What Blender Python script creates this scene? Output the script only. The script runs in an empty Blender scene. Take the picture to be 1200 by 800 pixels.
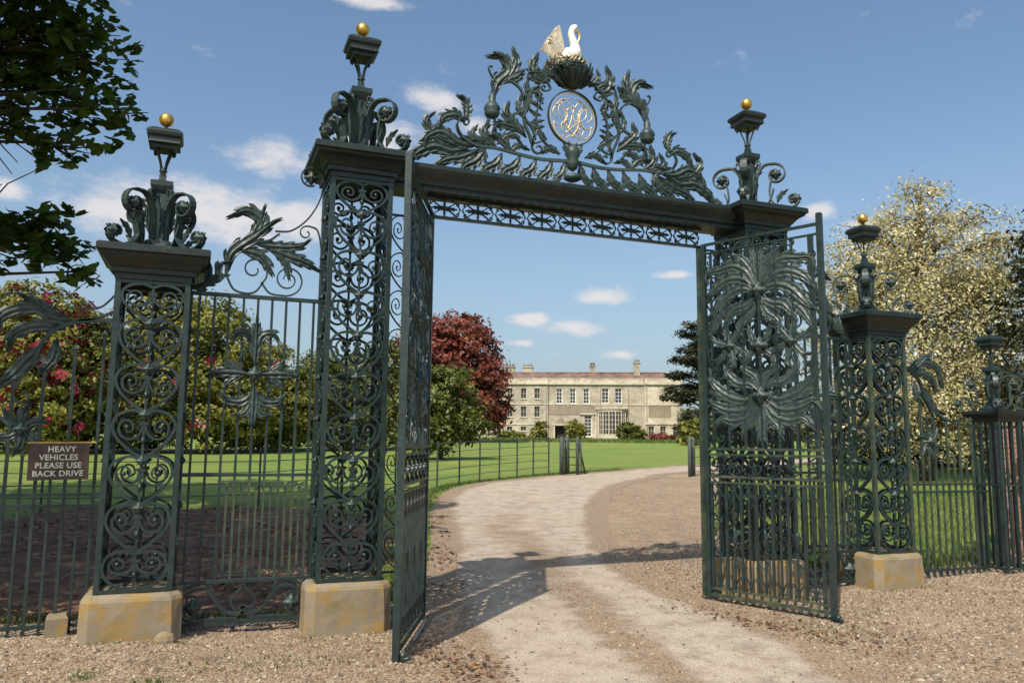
import bpy, math, random
import numpy as np
from mathutils import Matrix, Vector
from mathutils.geometry import delaunay_2d_cdt
random.seed(7); rng = np.random.default_rng(7)
PI = math.pi
sc = bpy.context.scene
COL = sc.collection
# ------------------------------------------------------------------ camera, sky, sun, exposure
CAMZ = 1.62
cd = bpy.data.cameras.new('camera'); cam = bpy.data.objects.new('camera', cd); COL.objects.link(cam)
FW = np.array([0.35783892, 0.92515711, 0.12663189]); RT = np.array([0.93216183, -0.36190597, 0.00991933]); UP = np.array([-0.05500578, -0.11449189, 0.99190018])
cam.matrix_world = Matrix(((RT[0], UP[0], -FW[0], 0), (RT[1], UP[1], -FW[1], 0), (RT[2], UP[2], -FW[2], CAMZ), (0, 0, 0, 1)))
cd.sensor_width = 36; cd.lens = 28.2; cd.clip_start = .05; cd.clip_end = 6000
sc.camera = cam
def ray(px, py): return FW + RT * (px - 600) / 940 - UP * (py - 400) / 940
def ppx(p):
    q = np.asarray(p, float) - np.array([0, 0, CAMZ]); c = q @ FW
    return 600 + 940 * (q @ RT) / c, 400 - 940 * (q @ UP) / c, c
SUN = Vector((-.58, -.60, 1)).normalized()
SEL = math.asin(SUN.z); SAZ = math.atan2(SUN.x, SUN.y)
w = bpy.data.worlds.new('World'); sc.world = w; w.use_nodes = True
nt = w.node_tree; N = nt.nodes; L = nt.links; N.clear()
out = N.new('ShaderNodeOutputWorld'); sky = N.new('ShaderNodeTexSky'); sky.sky_type = 'NISHITA'
sky.sun_disc = False; sky.sun_elevation = SEL; sky.sun_rotation = SAZ; sky.air_density = 1.0; sky.dust_density = 3.0; sky.ozone_density = 1.3; sky.altitude = 0
bg = N.new('ShaderNodeBackground'); bg.inputs[1].default_value = .15
hs = N.new('ShaderNodeMix'); hs.data_type = 'RGBA'; hs.blend_type = 'MULTIPLY'; hs.inputs[0].default_value = 1; hs.inputs[7].default_value = (.89, 1.0, 1.02, 1); L.new(sky.outputs[0], hs.inputs[6]); L.new(hs.outputs[2], bg.inputs[0])
bg2 = N.new('ShaderNodeBackground'); bg2.inputs[0].default_value = (.92, .88, .88, 1); bg2.inputs[1].default_value = .82
tc = N.new('ShaderNodeTexCoord')
def wmath(op, a, b=None, c=None, clamp=False):
    n = N.new('ShaderNodeMath'); n.operation = op; n.use_clamp = clamp
    for i, v in enumerate((a, b, c)):
        if v is None: continue
        if isinstance(v, (int, float)): n.inputs[i].default_value = v
        else: L.new(v, n.inputs[i])
    return n.outputs[0]
def wdot(v):
    n = N.new('ShaderNodeVectorMath'); n.operation = 'DOT_PRODUCT'; L.new(tc.outputs['Generated'], n.inputs[0]); n.inputs[1].default_value = v
    return n.outputs['Value']
clouds = [(160, 240, 88, 34, 1.0), (262, 248, 105, 40, 1.15), (345, 255, 60, 30, .8), (315, 187, 58, 24, .95), (512, 118, 44, 17, 1.0), (440, 165, 62, 42, .85), (430, 2, 60, 9, .7), (8, 222, 26, 16, .8),
          (705, 347, 36, 13, .9), (622, 374, 30, 10, .9), (672, 384, 40, 12, .9), (728, 416, 26, 8, .7), (610, 402, 26, 7, .4), (958, 248, 26, 15, .6), (560, 150, 30, 14, .5), (790, 322, 30, 6, .35), (1010, 262, 40, 8, .35)]
el = []
for px, py, a, b, k in clouds:
    d = ray(px, py); d /= np.linalg.norm(d); el.append((d, a / 690, b / 700, k))
for i in range(26):                      # the same kind of small cumulus all round the rest of the sky
    az = 1.25 + i / 26 * 4.4 + random.uniform(-.08, .08); e = random.uniform(.1, .75)
    el.append((np.array([math.sin(az) * math.cos(e), math.cos(az) * math.cos(e), math.sin(e)]), random.uniform(.05, .13), random.uniform(.015, .04), random.uniform(.6, 1.1)))
acc = None
for d, a, b, k in el:
    e1 = np.cross(d, [0, 0, 1]); e1 /= np.linalg.norm(e1); e2 = np.cross(e1, d)
    x = wmath('MULTIPLY', wdot(tuple(e1)), 1 / a); y = wmath('MULTIPLY', wdot(tuple(e2)), 1 / b)
    r2 = wmath('MULTIPLY_ADD', x, x, wmath('MULTIPLY', y, y))
    m = wmath('MULTIPLY', wmath('SUBTRACT', 1.0, wmath('SQRT', r2)), wmath('GREATER_THAN', wdot(tuple(d)), .5))
    m = wmath('MULTIPLY_ADD', m, 1.7, -.30 + (k - 1) * .35)
    acc = m if acc is None else wmath('MAXIMUM', acc, m)
mp = N.new('ShaderNodeMapping'); mp.inputs['Scale'].default_value = (1, 1, 2.2); L.new(tc.outputs['Generated'], mp.inputs[0])
no = N.new('ShaderNodeTexNoise'); no.inputs['Scale'].default_value = 15; no.inputs['Detail'].default_value = 10; no.inputs['Roughness'].default_value = .66
L.new(mp.outputs[0], no.inputs[0])
dens = wmath('ADD', acc, wmath('MULTIPLY', wmath('SUBTRACT', no.outputs[0], .5), 2.9))
mr = N.new('ShaderNodeMapRange'); mr.interpolation_type = 'SMOOTHSTEP'; L.new(dens, mr.inputs[0]); mr.inputs[1].default_value = .02; mr.inputs[2].default_value = 1.15; mr.inputs[4].default_value = .86
sz = N.new('ShaderNodeSeparateXYZ'); L.new(tc.outputs['Generated'], sz.inputs[0]); hz = N.new('ShaderNodeMapRange'); hz.interpolation_type = 'SMOOTHSTEP'; L.new(sz.outputs[2], hz.inputs[0]); hz.inputs[1].default_value = .42; hz.inputs[2].default_value = -.05; hz.inputs[4].default_value = .55
bg3 = N.new('ShaderNodeBackground'); bg3.inputs[0].default_value = (.50, .58, .66, 1); bg3.inputs[1].default_value = .85      # summer haze low in the sky, all round
mh = N.new('ShaderNodeMixShader'); L.new(hz.outputs[0], mh.inputs[0]); L.new(bg.outputs[0], mh.inputs[1]); L.new(bg3.outputs[0], mh.inputs[2])
mx = N.new('ShaderNodeMixShader'); L.new(mr.outputs[0], mx.inputs[0]); L.new(mh.outputs[0], mx.inputs[1]); L.new(bg2.outputs[0], mx.inputs[2]); L.new(mx.outputs[0], out.inputs[0])
sl = bpy.data.lights.new('sun', 'SUN'); sl.energy = 4.7; sl.angle = math.radians(.55); sl.color = (1, .92, .80)
so = bpy.data.objects.new('sun', sl); COL.objects.link(so); so.rotation_euler = SUN.to_track_quat('Z', 'Y').to_euler(); so.location = (-20, -20, 35)
sc.view_settings.view_transform = 'Standard'; sc.view_settings.look = 'None'; sc.view_settings.exposure = 0.12; sc.view_settings.gamma = 1
sc.cycles.max_bounces = 6; sc.cycles.transparent_max_bounces = 8

# ------------------------------------------------------------------ materials
def mat(name):
    m = bpy.data.materials.new(name); m.use_nodes = True
    return m, m.node_tree.nodes, m.node_tree.links, m.node_tree.nodes['Principled BSDF']
def ramp(n, l, fac, stops):
    r = n.new('ShaderNodeValToRGB'); l.new(fac, r.inputs[0]); e = r.color_ramp.elements
    while len(e) < len(stops): e.new(.5)
    for i, (p, c) in enumerate(stops): e[i].position = p; e[i].color = (*c, 1)
    return r.outputs[0]
def noise(n, l, scale, detail=6, rough=.6, vec=None, kind='Object'):
    t = n.new('ShaderNodeTexNoise'); t.inputs['Scale'].default_value = scale; t.inputs['Detail'].default_value = detail; t.inputs['Roughness'].default_value = rough
    if vec is None:
        g = n.new('ShaderNodeNewGeometry') if kind == 'World' else n.new('ShaderNodeTexCoord'); vec = g.outputs['Position' if kind == 'World' else 'Object']
    l.new(vec, t.inputs['Vector']); return t.outputs[0]
def mixc(n, l, fac, a, b, mode='MIX'):
    m = n.new('ShaderNodeMix'); m.data_type = 'RGBA'; m.blend_type = mode
    for i, v in ((0, fac), (6, a), (7, b)):
        if isinstance(v, (int, float)): m.inputs[i].default_value = v
        elif isinstance(v, tuple): m.inputs[i].default_value = (*v, 1)
        else: l.new(v, m.inputs[i])
    return m.outputs[2]
def mathn(n, l, op, a, b=None, clamp=False):
    m = n.new('ShaderNodeMath'); m.operation = op; m.use_clamp = clamp
    for i, v in ((0, a), (1, b)):
        if v is None: continue
        if isinstance(v, (int, float)): m.inputs[i].default_value = v
        else: l.new(v, m.inputs[i])
    return m.outputs[0]
def bump(n, l, b, h, strength, dist):
    k = n.new('ShaderNodeBump'); k.inputs['Strength'].default_value = strength; k.inputs['Distance'].default_value = dist
    l.new(h, k.inputs['Height']); l.new(k.outputs[0], b.inputs['Normal'])
def smooth(n, l, v, a, b):
    m = n.new('ShaderNodeMapRange'); m.interpolation_type = 'SMOOTHSTEP'; l.new(v, m.inputs[0]); m.inputs[1].default_value = a; m.inputs[2].default_value = b
    return m.outputs[0]
def iron(name, c1, c2, lichen, rough):
    m, n, l, b = mat(name)
    a = noise(n, l, 9, 6, .65, kind='World')
    col = ramp(n, l, a, [(.3, c1), (.7, c2)])
    li = smooth(n, l, noise(n, l, 5.5, 8, .75, kind='World'), .62 - lichen * .3, .80 - lichen * .3)
    g = n.new('ShaderNodeNewGeometry'); s = n.new('ShaderNodeSeparateXYZ'); l.new(g.outputs['Normal'], s.inputs[0])
    up = smooth(n, l, s.outputs[2], -.1, .9)
    fac = mathn(n, l, 'MULTIPLY', li, mathn(n, l, 'ADD', mathn(n, l, 'MULTIPLY', up, .6), .35), True)
    col = mixc(n, l, fac, col, (.15, .15, .045))
    ru = smooth(n, l, noise(n, l, 38, 6, .75, kind='World'), .66, .74); col = mixc(n, l, mathn(n, l, 'MULTIPLY', ru, .7), col, (.10, .045, .022))
    du = smooth(n, l, noise(n, l, 3.2, 8, .7, kind='World'), .48, .68); col = mixc(n, l, mathn(n, l, 'MULTIPLY', du, .18), col, tuple(x * 2.1 + .01 for x in c2))
    l.new(col, b.inputs['Base Color']); b.inputs['IOR'].default_value = 1.5
    r = ramp(n, l, noise(n, l, 30, 4, .6, kind='World'), [(.3, (rough - .08,) * 3), (.75, (rough + .2,) * 3)]); l.new(r, b.inputs['Roughness'])
    bump(n, l, b, noise(n, l, 60, 4, .7, kind='World'), .25, .004)
    return m
IRON = iron('iron_paint', (.008, .017, .017), (.022, .038, .036), .15, .34)
IRONG = iron('iron_paint_mossy', (.016, .029, .025), (.036, .054, .044), .55, .42)
IRONL = iron('iron_paint_leaves', (.015, .030, .029), (.043, .066, .061), .15, .44)
IRONC = iron('iron_paint_cap_shaded', (.005, .010, .010), (.013, .022, .020), .12, .42)  # same iron paint darkened: underside shade of cap and beam mouldings put into the colour
def plain(name, c, rough=.6, metal=0, var=.25, scale=12):
    m, n, l, b = mat(name)
    l.new(ramp(n, l, noise(n, l, scale), [(.3, tuple(x * (1 - var) for x in c)), (.7, tuple(min(1, x * (1 + var)) for x in c))]), b.inputs['Base Color'])
    b.inputs['Roughness'].default_value = rough; b.inputs['Metallic'].default_value = metal
    return m
GOLD = plain('gilding', (.72, .44, .10), .34, .85, .25, 25)
GOLDL = plain('worn_gilding', (.66, .50, .26), .45, .55, .3, 40)
WHITE = plain('pelican_white', (.74, .72, .66), .45, 0, .12, 30)
WINGM = plain('wing_worn_gilt', (.58, .52, .42), .5, .1, .35, 30)
BROWNW = plain('sign_brown', (.055, .030, .024), .5, 0, .3, 20)
CREAM = plain('sign_letter_cream', (.60, .56, .48), .7, 0, .2)
TAN = plain('sign_edge_ochre', (.42, .24, .06), .6, 0, .2)
def stone_mat():
    m, n, l, b = mat('pier_base_stone')
    tcn = n.new('ShaderNodeNewGeometry')
    a = noise(n, l, 2.2, 8, .65, tcn.outputs['Position']); c = noise(n, l, 7, 8, .7, tcn.outputs['Position']); f = noise(n, l, 90, 5, .7, tcn.outputs['Position'])
    col = ramp(n, l, a, [(.25, (.15, .12, .08)), (.5, (.25, .205, .14)), (.75, (.34, .29, .21))])
    col = mixc(n, l, smooth(n, l, c, .46, .62), col, (.32, .20, .05))
    col = mixc(n, l, smooth(n, l, noise(n, l, 3.1, 6, .7, tcn.outputs['Position']), .55, .7), col, (.17, .15, .055))
    col = mixc(n, l, mathn(n, l, 'MULTIPLY', f, .55), col, (.16, .13, .09))
    l.new(col, b.inputs['Base Color']); b.inputs['Roughness'].default_value = .92; bump(n, l, b, f, .6, .008)
    return m
STONE = stone_mat()
def gravel_mat(name, cols, fine, dark=.0, tracks=False):
    m, n, l, b = mat(name)
    g = n.new('ShaderNodeNewGeometry').outputs['Position']
    v = n.new('ShaderNodeTexVoronoi'); v.inputs['Scale'].default_value = fine; l.new(g, v.inputs['Vector'])
    sep = n.new('ShaderNodeSeparateColor'); l.new(v.outputs['Color'], sep.inputs[0])
    col = ramp(n, l, sep.outputs[0], [(0, cols[0]), (.35, cols[1]), (.7, cols[2]), (1, cols[3])])
    big = noise(n, l, .55, 7, .65, g); mid = noise(n, l, 3.5, 8, .7, g)
    col = mixc(n, l, mathn(n, l, 'MULTIPLY', smooth(n, l, mid, .42, .68), .5), col, (.13, .085, .055))
    col = mixc(n, l, mathn(n, l, 'MULTIPLY', smooth(n, l, big, .45, .7), .4), col, (.42, .33, .23))
    if tracks:
        at = n.new('ShaderNodeAttribute'); at.attribute_name = 'loose'
        f = mathn(n, l, 'ADD', at.outputs['Fac'], mathn(n, l, 'MULTIPLY', mathn(n, l, 'SUBTRACT', noise(n, l, 1.6, 8, .7, g), .5), 1.5))
        sp = mixc(n, l, sep.outputs[1], (.11, .068, .042), (.38, .275, .18))
        col = mixc(n, l, mathn(n, l, 'MULTIPLY', smooth(n, l, f, .42, .85), .92), col, sp)
    l.new(col, b.inputs['Base Color']); b.inputs['Roughness'].default_value = .95
    h = mathn(n, l, 'ADD', mathn(n, l, 'MULTIPLY', v.outputs['Distance'], -1.0), mathn(n, l, 'MULTIPLY', noise(n, l, fine * 1.7, 3, .6, g), .8))
    bump(n, l, b, h, .7 if not tracks else .45, .012)
    return m
APRON = gravel_mat('loose_gravel', [(.11, .072, .045), (.24, .16, .10), (.35, .25, .16), (.49, .395, .28)], 70)
DRIVE = gravel_mat('drive_gravel', [(.30, .24, .175), (.385, .315, .24), (.45, .375, .295), (.52, .44, .355)], 95, tracks=True)
def ground_mat():
    m, n, l, b = mat('grass_ground')
    g = n.new('ShaderNodeNewGeometry').outputs['Position']
    mp = n.new('ShaderNodeMapping'); mp.inputs['Scale'].default_value = (1.2, 1.9, 1); mp.inputs['Rotation'].default_value = (0, 0, .37); l.new(g, mp.inputs[0])
    a = noise(n, l, .16, 8, .6, mp.outputs[0]); c = noise(n, l, 4, 8, .75, g); f = noise(n, l, 40, 4, .7, g)
    grass = ramp(n, l, a, [(.32, (.10, .175, .014)), (.5, (.165, .245, .022)), (.68, (.25, .31, .05))])
    grass = mixc(n, l, mathn(n, l, 'MULTIPLY', smooth(n, l, noise(n, l, .7, 6, .7, mp.outputs[0]), .45, .65), .45), grass, (.26, .26, .07))
    grass = mixc(n, l, mathn(n, l, 'MULTIPLY', smooth(n, l, c, .4, .7), .55), grass, (.07, .125, .018))
    grass = mixc(n, l, mathn(n, l, 'MULTIPLY', f, .5), grass, (.17, .20, .05))
    at = n.new('ShaderNodeAttribute'); at.attribute_name = 'earth'
    ea = ramp(n, l, c, [(.34, (.045, .022, .011)), (.52, (.16, .075, .036)), (.66, (.46, .26, .13))])  # soil; its dark and bright stops also paint tree shade and sun dapples
    ef = smooth(n, l, mathn(n, l, 'ADD', at.outputs['Fac'], mathn(n, l, 'MULTIPLY', mathn(n, l, 'SUBTRACT', noise(n, l, .8, 8, .7, g), .5), 1.3)), .4, .6)
    l.new(mixc(n, l, ef, grass, ea), b.inputs['Base Color']); b.inputs['Roughness'].default_value = .9
    bump(n, l, b, mathn(n, l, 'ADD', c, f), .8, .05)
    return m
GROUND = ground_mat()
def leaf_mat(name, stops, trans=.35, rough=.5):
    m, n, l, b = mat(name)
    at = n.new('ShaderNodeAttribute'); at.attribute_name = 'tint'
    col = ramp(n, l, at.outputs['Fac'], stops)
    l.new(col, b.inputs['Base Color']); b.inputs['Roughness'].default_value = rough
    t = n.new('ShaderNodeBsdfTranslucent'); l.new(col, t.inputs[0]); mx = n.new('ShaderNodeMixShader'); mx.inputs[0].default_value = trans
    l.new(b.outputs[0], mx.inputs[1]); l.new(t.outputs[0], mx.inputs[2]); l.new(mx.outputs[0], n['Material Output'].inputs[0])
    return m
LF_NEAR = leaf_mat('near_tree_leaf', [(0, (.030, .062, .010)), (.6, (.065, .12, .016)), (1, (.12, .18, .025))], .42)
LF_YG = leaf_mat('yellow_green_leaf', [(0, (.06, .08, .010)), (.5, (.17, .175, .022)), (.85, (.28, .25, .04)), (1, (.36, .28, .07))], .3)
LF_GR = leaf_mat('green_leaf', [(0, (.04, .06, .010)), (.5, (.11, .13, .018)), (1, (.20, .20, .035))], .3)
LF_BEECH = leaf_mat('copper_leaf', [(0, (.07, .018, .012)), (.5, (.19, .045, .028)), (1, (.33, .11, .055))], .3)
LF_GOLD = leaf_mat('golden_leaf', [(0, (.15, .16, .035)), (.3, (.33, .30, .11)), (.65, (.58, .49, .27)), (1, (.80, .74, .58))], .3)
LF_DARK = leaf_mat('dark_conifer_leaf', [(0, (.016, .020, .008)), (.6, (.042, .046, .016)), (1, (.08, .08, .025))], .1)
LF_RED = leaf_mat('red_blossom', [(0, (.16, .006, .02)), (1, (.34, .022, .05))], .2)
BARK = plain('bark', (.075, .055, .04), .9, 0, .4, 6)
GRASSB = leaf_mat('grass_blade', [(0, (.05, .095, .012)), (.6, (.10, .16, .022)), (1, (.20, .22, .06))], .3)
PEBBLE = leaf_mat('pebble', [(0, (.085, .055, .038)), (.6, (.25, .175, .115)), (1, (.42, .35, .27))], 0, .85)
LITTER = leaf_mat('dead_leaf', [(0, (.07, .03, .014)), (.6, (.20, .10, .05)), (1, (.36, .22, .11))], .1, .8)

# ------------------------------------------------------------------ mesh helpers
def fastmesh(name, V, F, m=None, tint=None, attr='tint', smooth_=False):
    me = bpy.data.meshes.new(name); V = np.asarray(V, np.float32); F = np.asarray(F, np.int32)
    me.vertices.add(len(V)); me.vertices.foreach_set('co', V.ravel())
    k = F.shape[1]; me.loops.add(F.size); me.loops.foreach_set('vertex_index', F.ravel())
    me.polygons.add(len(F)); me.polygons.foreach_set('loop_start', np.arange(0, F.size, k, dtype=np.int32))
    if smooth_: me.polygons.foreach_set('use_smooth', np.ones(len(F), bool))
    if tint is not None:
        a = me.attributes.new(attr, 'FLOAT', 'POINT'); a.data.foreach_set('value', np.asarray(tint, np.float32))
    me.update(calc_edges=True)
    if m: me.materials.append(m)
    return me
class MB:
    def __init__(s): s.v = []; s.f = []; s.sm = []
    def add(s, v, f, sm=False):
        o = len(s.v); s.v += [tuple(map(float, p)) for p in v]; s.f += [tuple(i + o for i in q) for q in f]; s.sm += [sm] * len(f); return s
    def box(s, x0, x1, y0, y1, z0, z1):
        v = [(x, y, z) for z in (z0, z1) for y in (y0, y1) for x in (x0, x1)]
        return s.add(v, [(0, 2, 3, 1), (4, 5, 7, 6), (0, 1, 5, 4), (2, 6, 7, 3), (0, 4, 6, 2), (1, 3, 7, 5)])
    def strap(s, P, t=.012, w=.022, t1=None, normal=(0, 1, 0)):     # flat bar along a 3d path; w is its depth along `normal`
        P = np.asarray(P, float)
        if P.shape[1] == 2: P = np.c_[P[:, 0], np.zeros(len(P)), P[:, 1]]
        n = np.array(normal, float); T = np.gradient(P, axis=0); T -= np.outer(T @ n, n); T /= np.linalg.norm(T, axis=1)[:, None] + 1e-9
        S = np.cross(T, n); k = len(P); tt = np.linspace(t, t if t1 is None else t1, k)[:, None]
        A = [P + S * tt / 2 + n * w / 2, P - S * tt / 2 + n * w / 2, P - S * tt / 2 - n * w / 2, P + S * tt / 2 - n * w / 2]
        V = np.stack(A, 1).reshape(-1, 3)
        F = [(i * 4 + a, i * 4 + (a + 1) % 4, i * 4 + 4 + (a + 1) % 4, i * 4 + 4 + a) for i in range(k - 1) for a in range(4)]
        F += [(3, 2, 1, 0), tuple(4 * (k - 1) + a for a in range(4))]
        return s.add(V, F)
    def tube(s, P, r, n=6, r1=None):
        P = np.asarray(P, float); k = len(P); R = np.linspace(r, r if r1 is None else r1, k) if np.isscalar(r) else np.asarray(r)
        T = np.gradient(P, axis=0); T /= np.linalg.norm(T, axis=1)[:, None] + 1e-9
        ref = np.array([0, 1, 0]) if abs(T[0][1]) < .8 else np.array([1, 0, 0]); a0 = np.cross(T[0], ref); a0 /= np.linalg.norm(a0); V = []
        for i in range(k):
            a0 = a0 - T[i] * (a0 @ T[i]); a0 /= np.linalg.norm(a0); b0 = np.cross(T[i], a0)
            for j in range(n):
                q = 2 * PI * j / n; V.append(P[i] + R[i] * (a0 * math.cos(q) + b0 * math.sin(q)))
        F = [(i * n + j, i * n + (j + 1) % n, i * n + n + (j + 1) % n, i * n + n + j) for i in range(k - 1) for j in range(n)]
        F += [tuple(range(n))[::-1], tuple((k - 1) * n + j for j in range(n))]
        return s.add(V, F, True)
    def lathe(s, prof, n=16, c=(0, 0, 0), phase=0., sq=False, sm=True):      # prof: (r, z); sq: square plan
        V = []
        for r, z in prof:
            for j in range(n):
                q = 2 * PI * j / n + phase; V.append((c[0] + r * math.cos(q), c[1] + r * math.sin(q), c[2] + z))
        k = len(prof)
        F = [(i * n + j, i * n + (j + 1) % n, i * n + n + (j + 1) % n, i * n + n + j) for i in range(k - 1) for j in range(n)]
        F += [tuple(range(n))[::-1], tuple((k - 1) * n + j for j in range(n))]
        return s.add(V, F, sm)
    def squares(s, prof, c=(0, 0, 0)):   # prof: (half-width, z)
        return s.lathe([(r * math.sqrt(2), z) for r, z in prof], 4, c, PI / 4, sm=False)
    def ball(s, c, r, n=12, sz=1):
        pr = [(r * math.sin(PI * i / (n // 2)) + 1e-4, -r * sz * math.cos(PI * i / (n // 2))) for i in range(n // 2 + 1)]
        return s.lathe(pr, n, c)
    def merge(s, o, M=None):
        v = np.array(o.v)
        if M is not None: v = v @ np.array(M)[:3, :3].T + np.array(M)[:3, 3]
        k = len(s.v); s.v += [tuple(p) for p in v]; s.f += [tuple(i + k for i in q) for q in o.f]; s.sm += o.sm; return s
    def mesh(s, name, m=None):
        me = bpy.data.meshes.new(name); me.from_pydata(s.v, [], s.f); me.polygons.foreach_set('use_smooth', s.sm); me.update()
        if m: me.materials.append(m)
        return me
def cat(P, n=6, closed=False):
    P = np.asarray(P, float); k = len(P); o = []
    Q = np.vstack([2 * P[0] - P[1], P, 2 * P[-1] - P[-2]])
    for i in range(k - 1):
        a, b, c, d = Q[i], Q[i + 1], Q[i + 2], Q[i + 3]
        for t in np.arange(n) / n: o.append(.5 * (2 * b + (c - a) * t + (2 * a - 5 * b + 4 * c - d) * t * t + (3 * b - a - 3 * c + d) * t ** 3))
    o.append(P[-1]); return np.array(o)
def spiral(cx, cz, r0, r1, a0, turns, n=18):
    t = np.linspace(0, 1, n); a = a0 + turns * 2 * PI * t; r = r0 + (r1 - r0) * t ** .8
    return np.c_[cx + r * np.cos(a), cz + r * np.sin(a)]
def curl(path, turns, r, sgn=1, n=16, m=6):
    """a stem through `path` that ends in a volute turning to its left (sgn 1) or right (-1)"""
    P = cat(path, m); T = P[-1] - P[-2]; T /= np.linalg.norm(T); nrm = np.array([-T[1], T[0]]) * sgn
    c = P[-1] + nrm * r; a0 = math.atan2(*(P[-1] - c)[::-1])
    return np.vstack([P, spiral(c[0], c[1], r, r * .25, a0, sgn * turns, n)[1:]])
def acan(path, W, lobes=5, cup=.25, depth=1., side=-1, n=None, y0=0.):
    """beaten-metal acanthus leaf on a spine given as (x, z) points: lobed outline, raised rib, grooves, curled tip; 4 mm of thickness"""
    P = cat(path, 5); d = np.r_[0, np.cumsum(np.linalg.norm(np.diff(P, axis=0), axis=1))]; n = n or lobes * 6 + 3
    u = np.linspace(0, 1, n); X = np.interp(u * d[-1], d, P[:, 0]); Z = np.interp(u * d[-1], d, P[:, 1]); C = np.c_[X, Z]
    T = np.gradient(C, axis=0); T /= np.linalg.norm(T, axis=1)[:, None] + 1e-9; Nn = np.c_[-T[:, 1], T[:, 0]]
    env = W * (.16 + .84 * np.sin(PI * np.clip(u, 0, 1) ** .75) ** .8) * (1 - .55 * u ** 5)
    env[-1] = W * .06
    s = (u * lobes) % 1.0; lob = .36 + .64 * np.clip(s * 1.3, 0, 1) ** .8 * np.where(s > .85, .75, 1)
    V = []; vs = np.array([-1, -.66, -.33, 0, .33, .66, 1]); L_ = d[-1]
    for i in range(n):
        for v in vs:
            a = abs(v); wv = env[i] * (1 if a < .5 else (lob[i] * .35 + .65) if a < .8 else lob[i])
            q = C[i] + Nn[i] * v * wv + T[i] * (a ** 1.5) * W * (.15 + .95 * s[i])
            y = side * depth * W * (.16 * max(0, 1 - a * 2.2) + .09 * math.sin(2 * PI * s[i]) * a + (.07 if a > .5 and a < .8 else 0) + (.10 if a < .5 and a > .1 else 0) * -1 - cup * .5 * a * a + .16 * math.sin(PI * u[i]) + .45 * u[i] ** 4)
            V.append((q[0], y + y0, q[1]))
    V = np.array(V); k = 7; B = V + np.array([0, -side * .005, 0]); F = []
    for i in range(n - 1):
        for j in range(k - 1):
            a = i * k + j; F.append((a, a + 1, a + k + 1, a + k)); b = a + n * k; F.append((b + k, b + k + 1, b + 1, b))
    e = [i * k for i in range(n)]; e2 = [i * k + k - 1 for i in range(n)]
    for i in range(n - 1):
        F.append((e[i], e[i + 1], e[i + 1] + n * k, e[i] + n * k)); F.append((e2[i] + n * k, e2[i + 1] + n * k, e2[i + 1], e2[i]))
    m = MB(); m.add(np.vstack([V, B]), F, False); return m
def obj(name, me, parent=None, loc=(0, 0, 0), rz=0., sc_=None, **kw):
    o = bpy.data.objects.new(name, me); COL.objects.link(o); o.location = loc; o.rotation_euler = (0, 0, rz)
    if parent: o.parent = parent
    if sc_ is not None: o.scale = (sc_,) * 3 if np.isscalar(sc_) else sc_
    for k, v in kw.items(): o[k] = v
    return o
def thing(name, label, catg, loc=(0, 0, 0), rz=0., group=None):
    o = obj(name, None, None, loc, rz, label=label, category=catg)
    if group: o['group'] = group
    return o
_mc = {}
def cached(key, fn):
    if key not in _mc: _mc[key] = fn()
    return _mc[key]

# ------------------------------------------------------------------ terrain
TD = np.array([0, 9, 13, 17, 21, 27, 35, 60, 90, 130, 200, 400, 3000.]); TZ = np.array([0, 0, .12, .3, .5, .68, .85, 1.25, 1.75, 2.3, 2.9, 4, 10])
def H(x, y, detail=False):
    x = np.asarray(x, float); y = np.asarray(y, float); h = np.interp(np.hypot(x, y), TD, TZ)
    q = np.clip((.6 - x) / 1.2, 0, 1) * np.exp(-((y - 7.0) / 1.9) ** 2); h = h + .085 * q * q * (3 - 2 * q)
    return h + .012 * np.sin(x * 1.7 + .3) * np.sin(y * 1.3) * np.clip((np.hypot(x, y) - 2) / 4, 0, 1)
rad = np.r_[.3, .8, np.geomspace(1.5, 3000, 150)]; NA = 288; ang = np.arange(NA) / NA * 2 * PI
RR, AA = np.meshgrid(rad, ang, indexing='ij'); GX = RR * np.sin(AA); GY = RR * np.cos(AA); GZ = H(GX, GY)
V = np.c_[GX.ravel(), GY.ravel(), GZ.ravel()]; ii, jj = np.meshgrid(np.arange(len(rad) - 1), np.arange(NA), indexing='ij')
a = ii * NA + jj; b = ii * NA + (jj + 1) % NA
F = np.stack([a, b, b + NA, a + NA], -1).reshape(-1, 4)
def earthy(x, y):          # bare leaf-littered soil under the trees left behind the gate, and a worn margin by the drive
    d = np.hypot(x, y); e = np.clip((21 - d) / 8, 0, 1) * np.clip((3.5 + (y - 10) * .25 - x) / 2.5, 0, 1)
    return e
me = fastmesh('ground', V, F[:, ::-1], GROUND, earthy(V[:, 0], V[:, 1]) * 1.0, 'earth', True)
obj('ground', me, kind='structure')
def inside(x, y, poly):
    x = np.asarray(x); y = np.asarray(y); r = np.zeros(x.shape, bool); n = len(poly)
    for i in range(n):
        x0, y0 = poly[i]; x1, y1 = poly[(i + 1) % n]
        c = ((y0 > y) != (y1 > y)) & (x < (x1 - x0) * (y - y0) / (y1 - y0 + 1e-12) + x0); r ^= c
    return r
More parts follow.
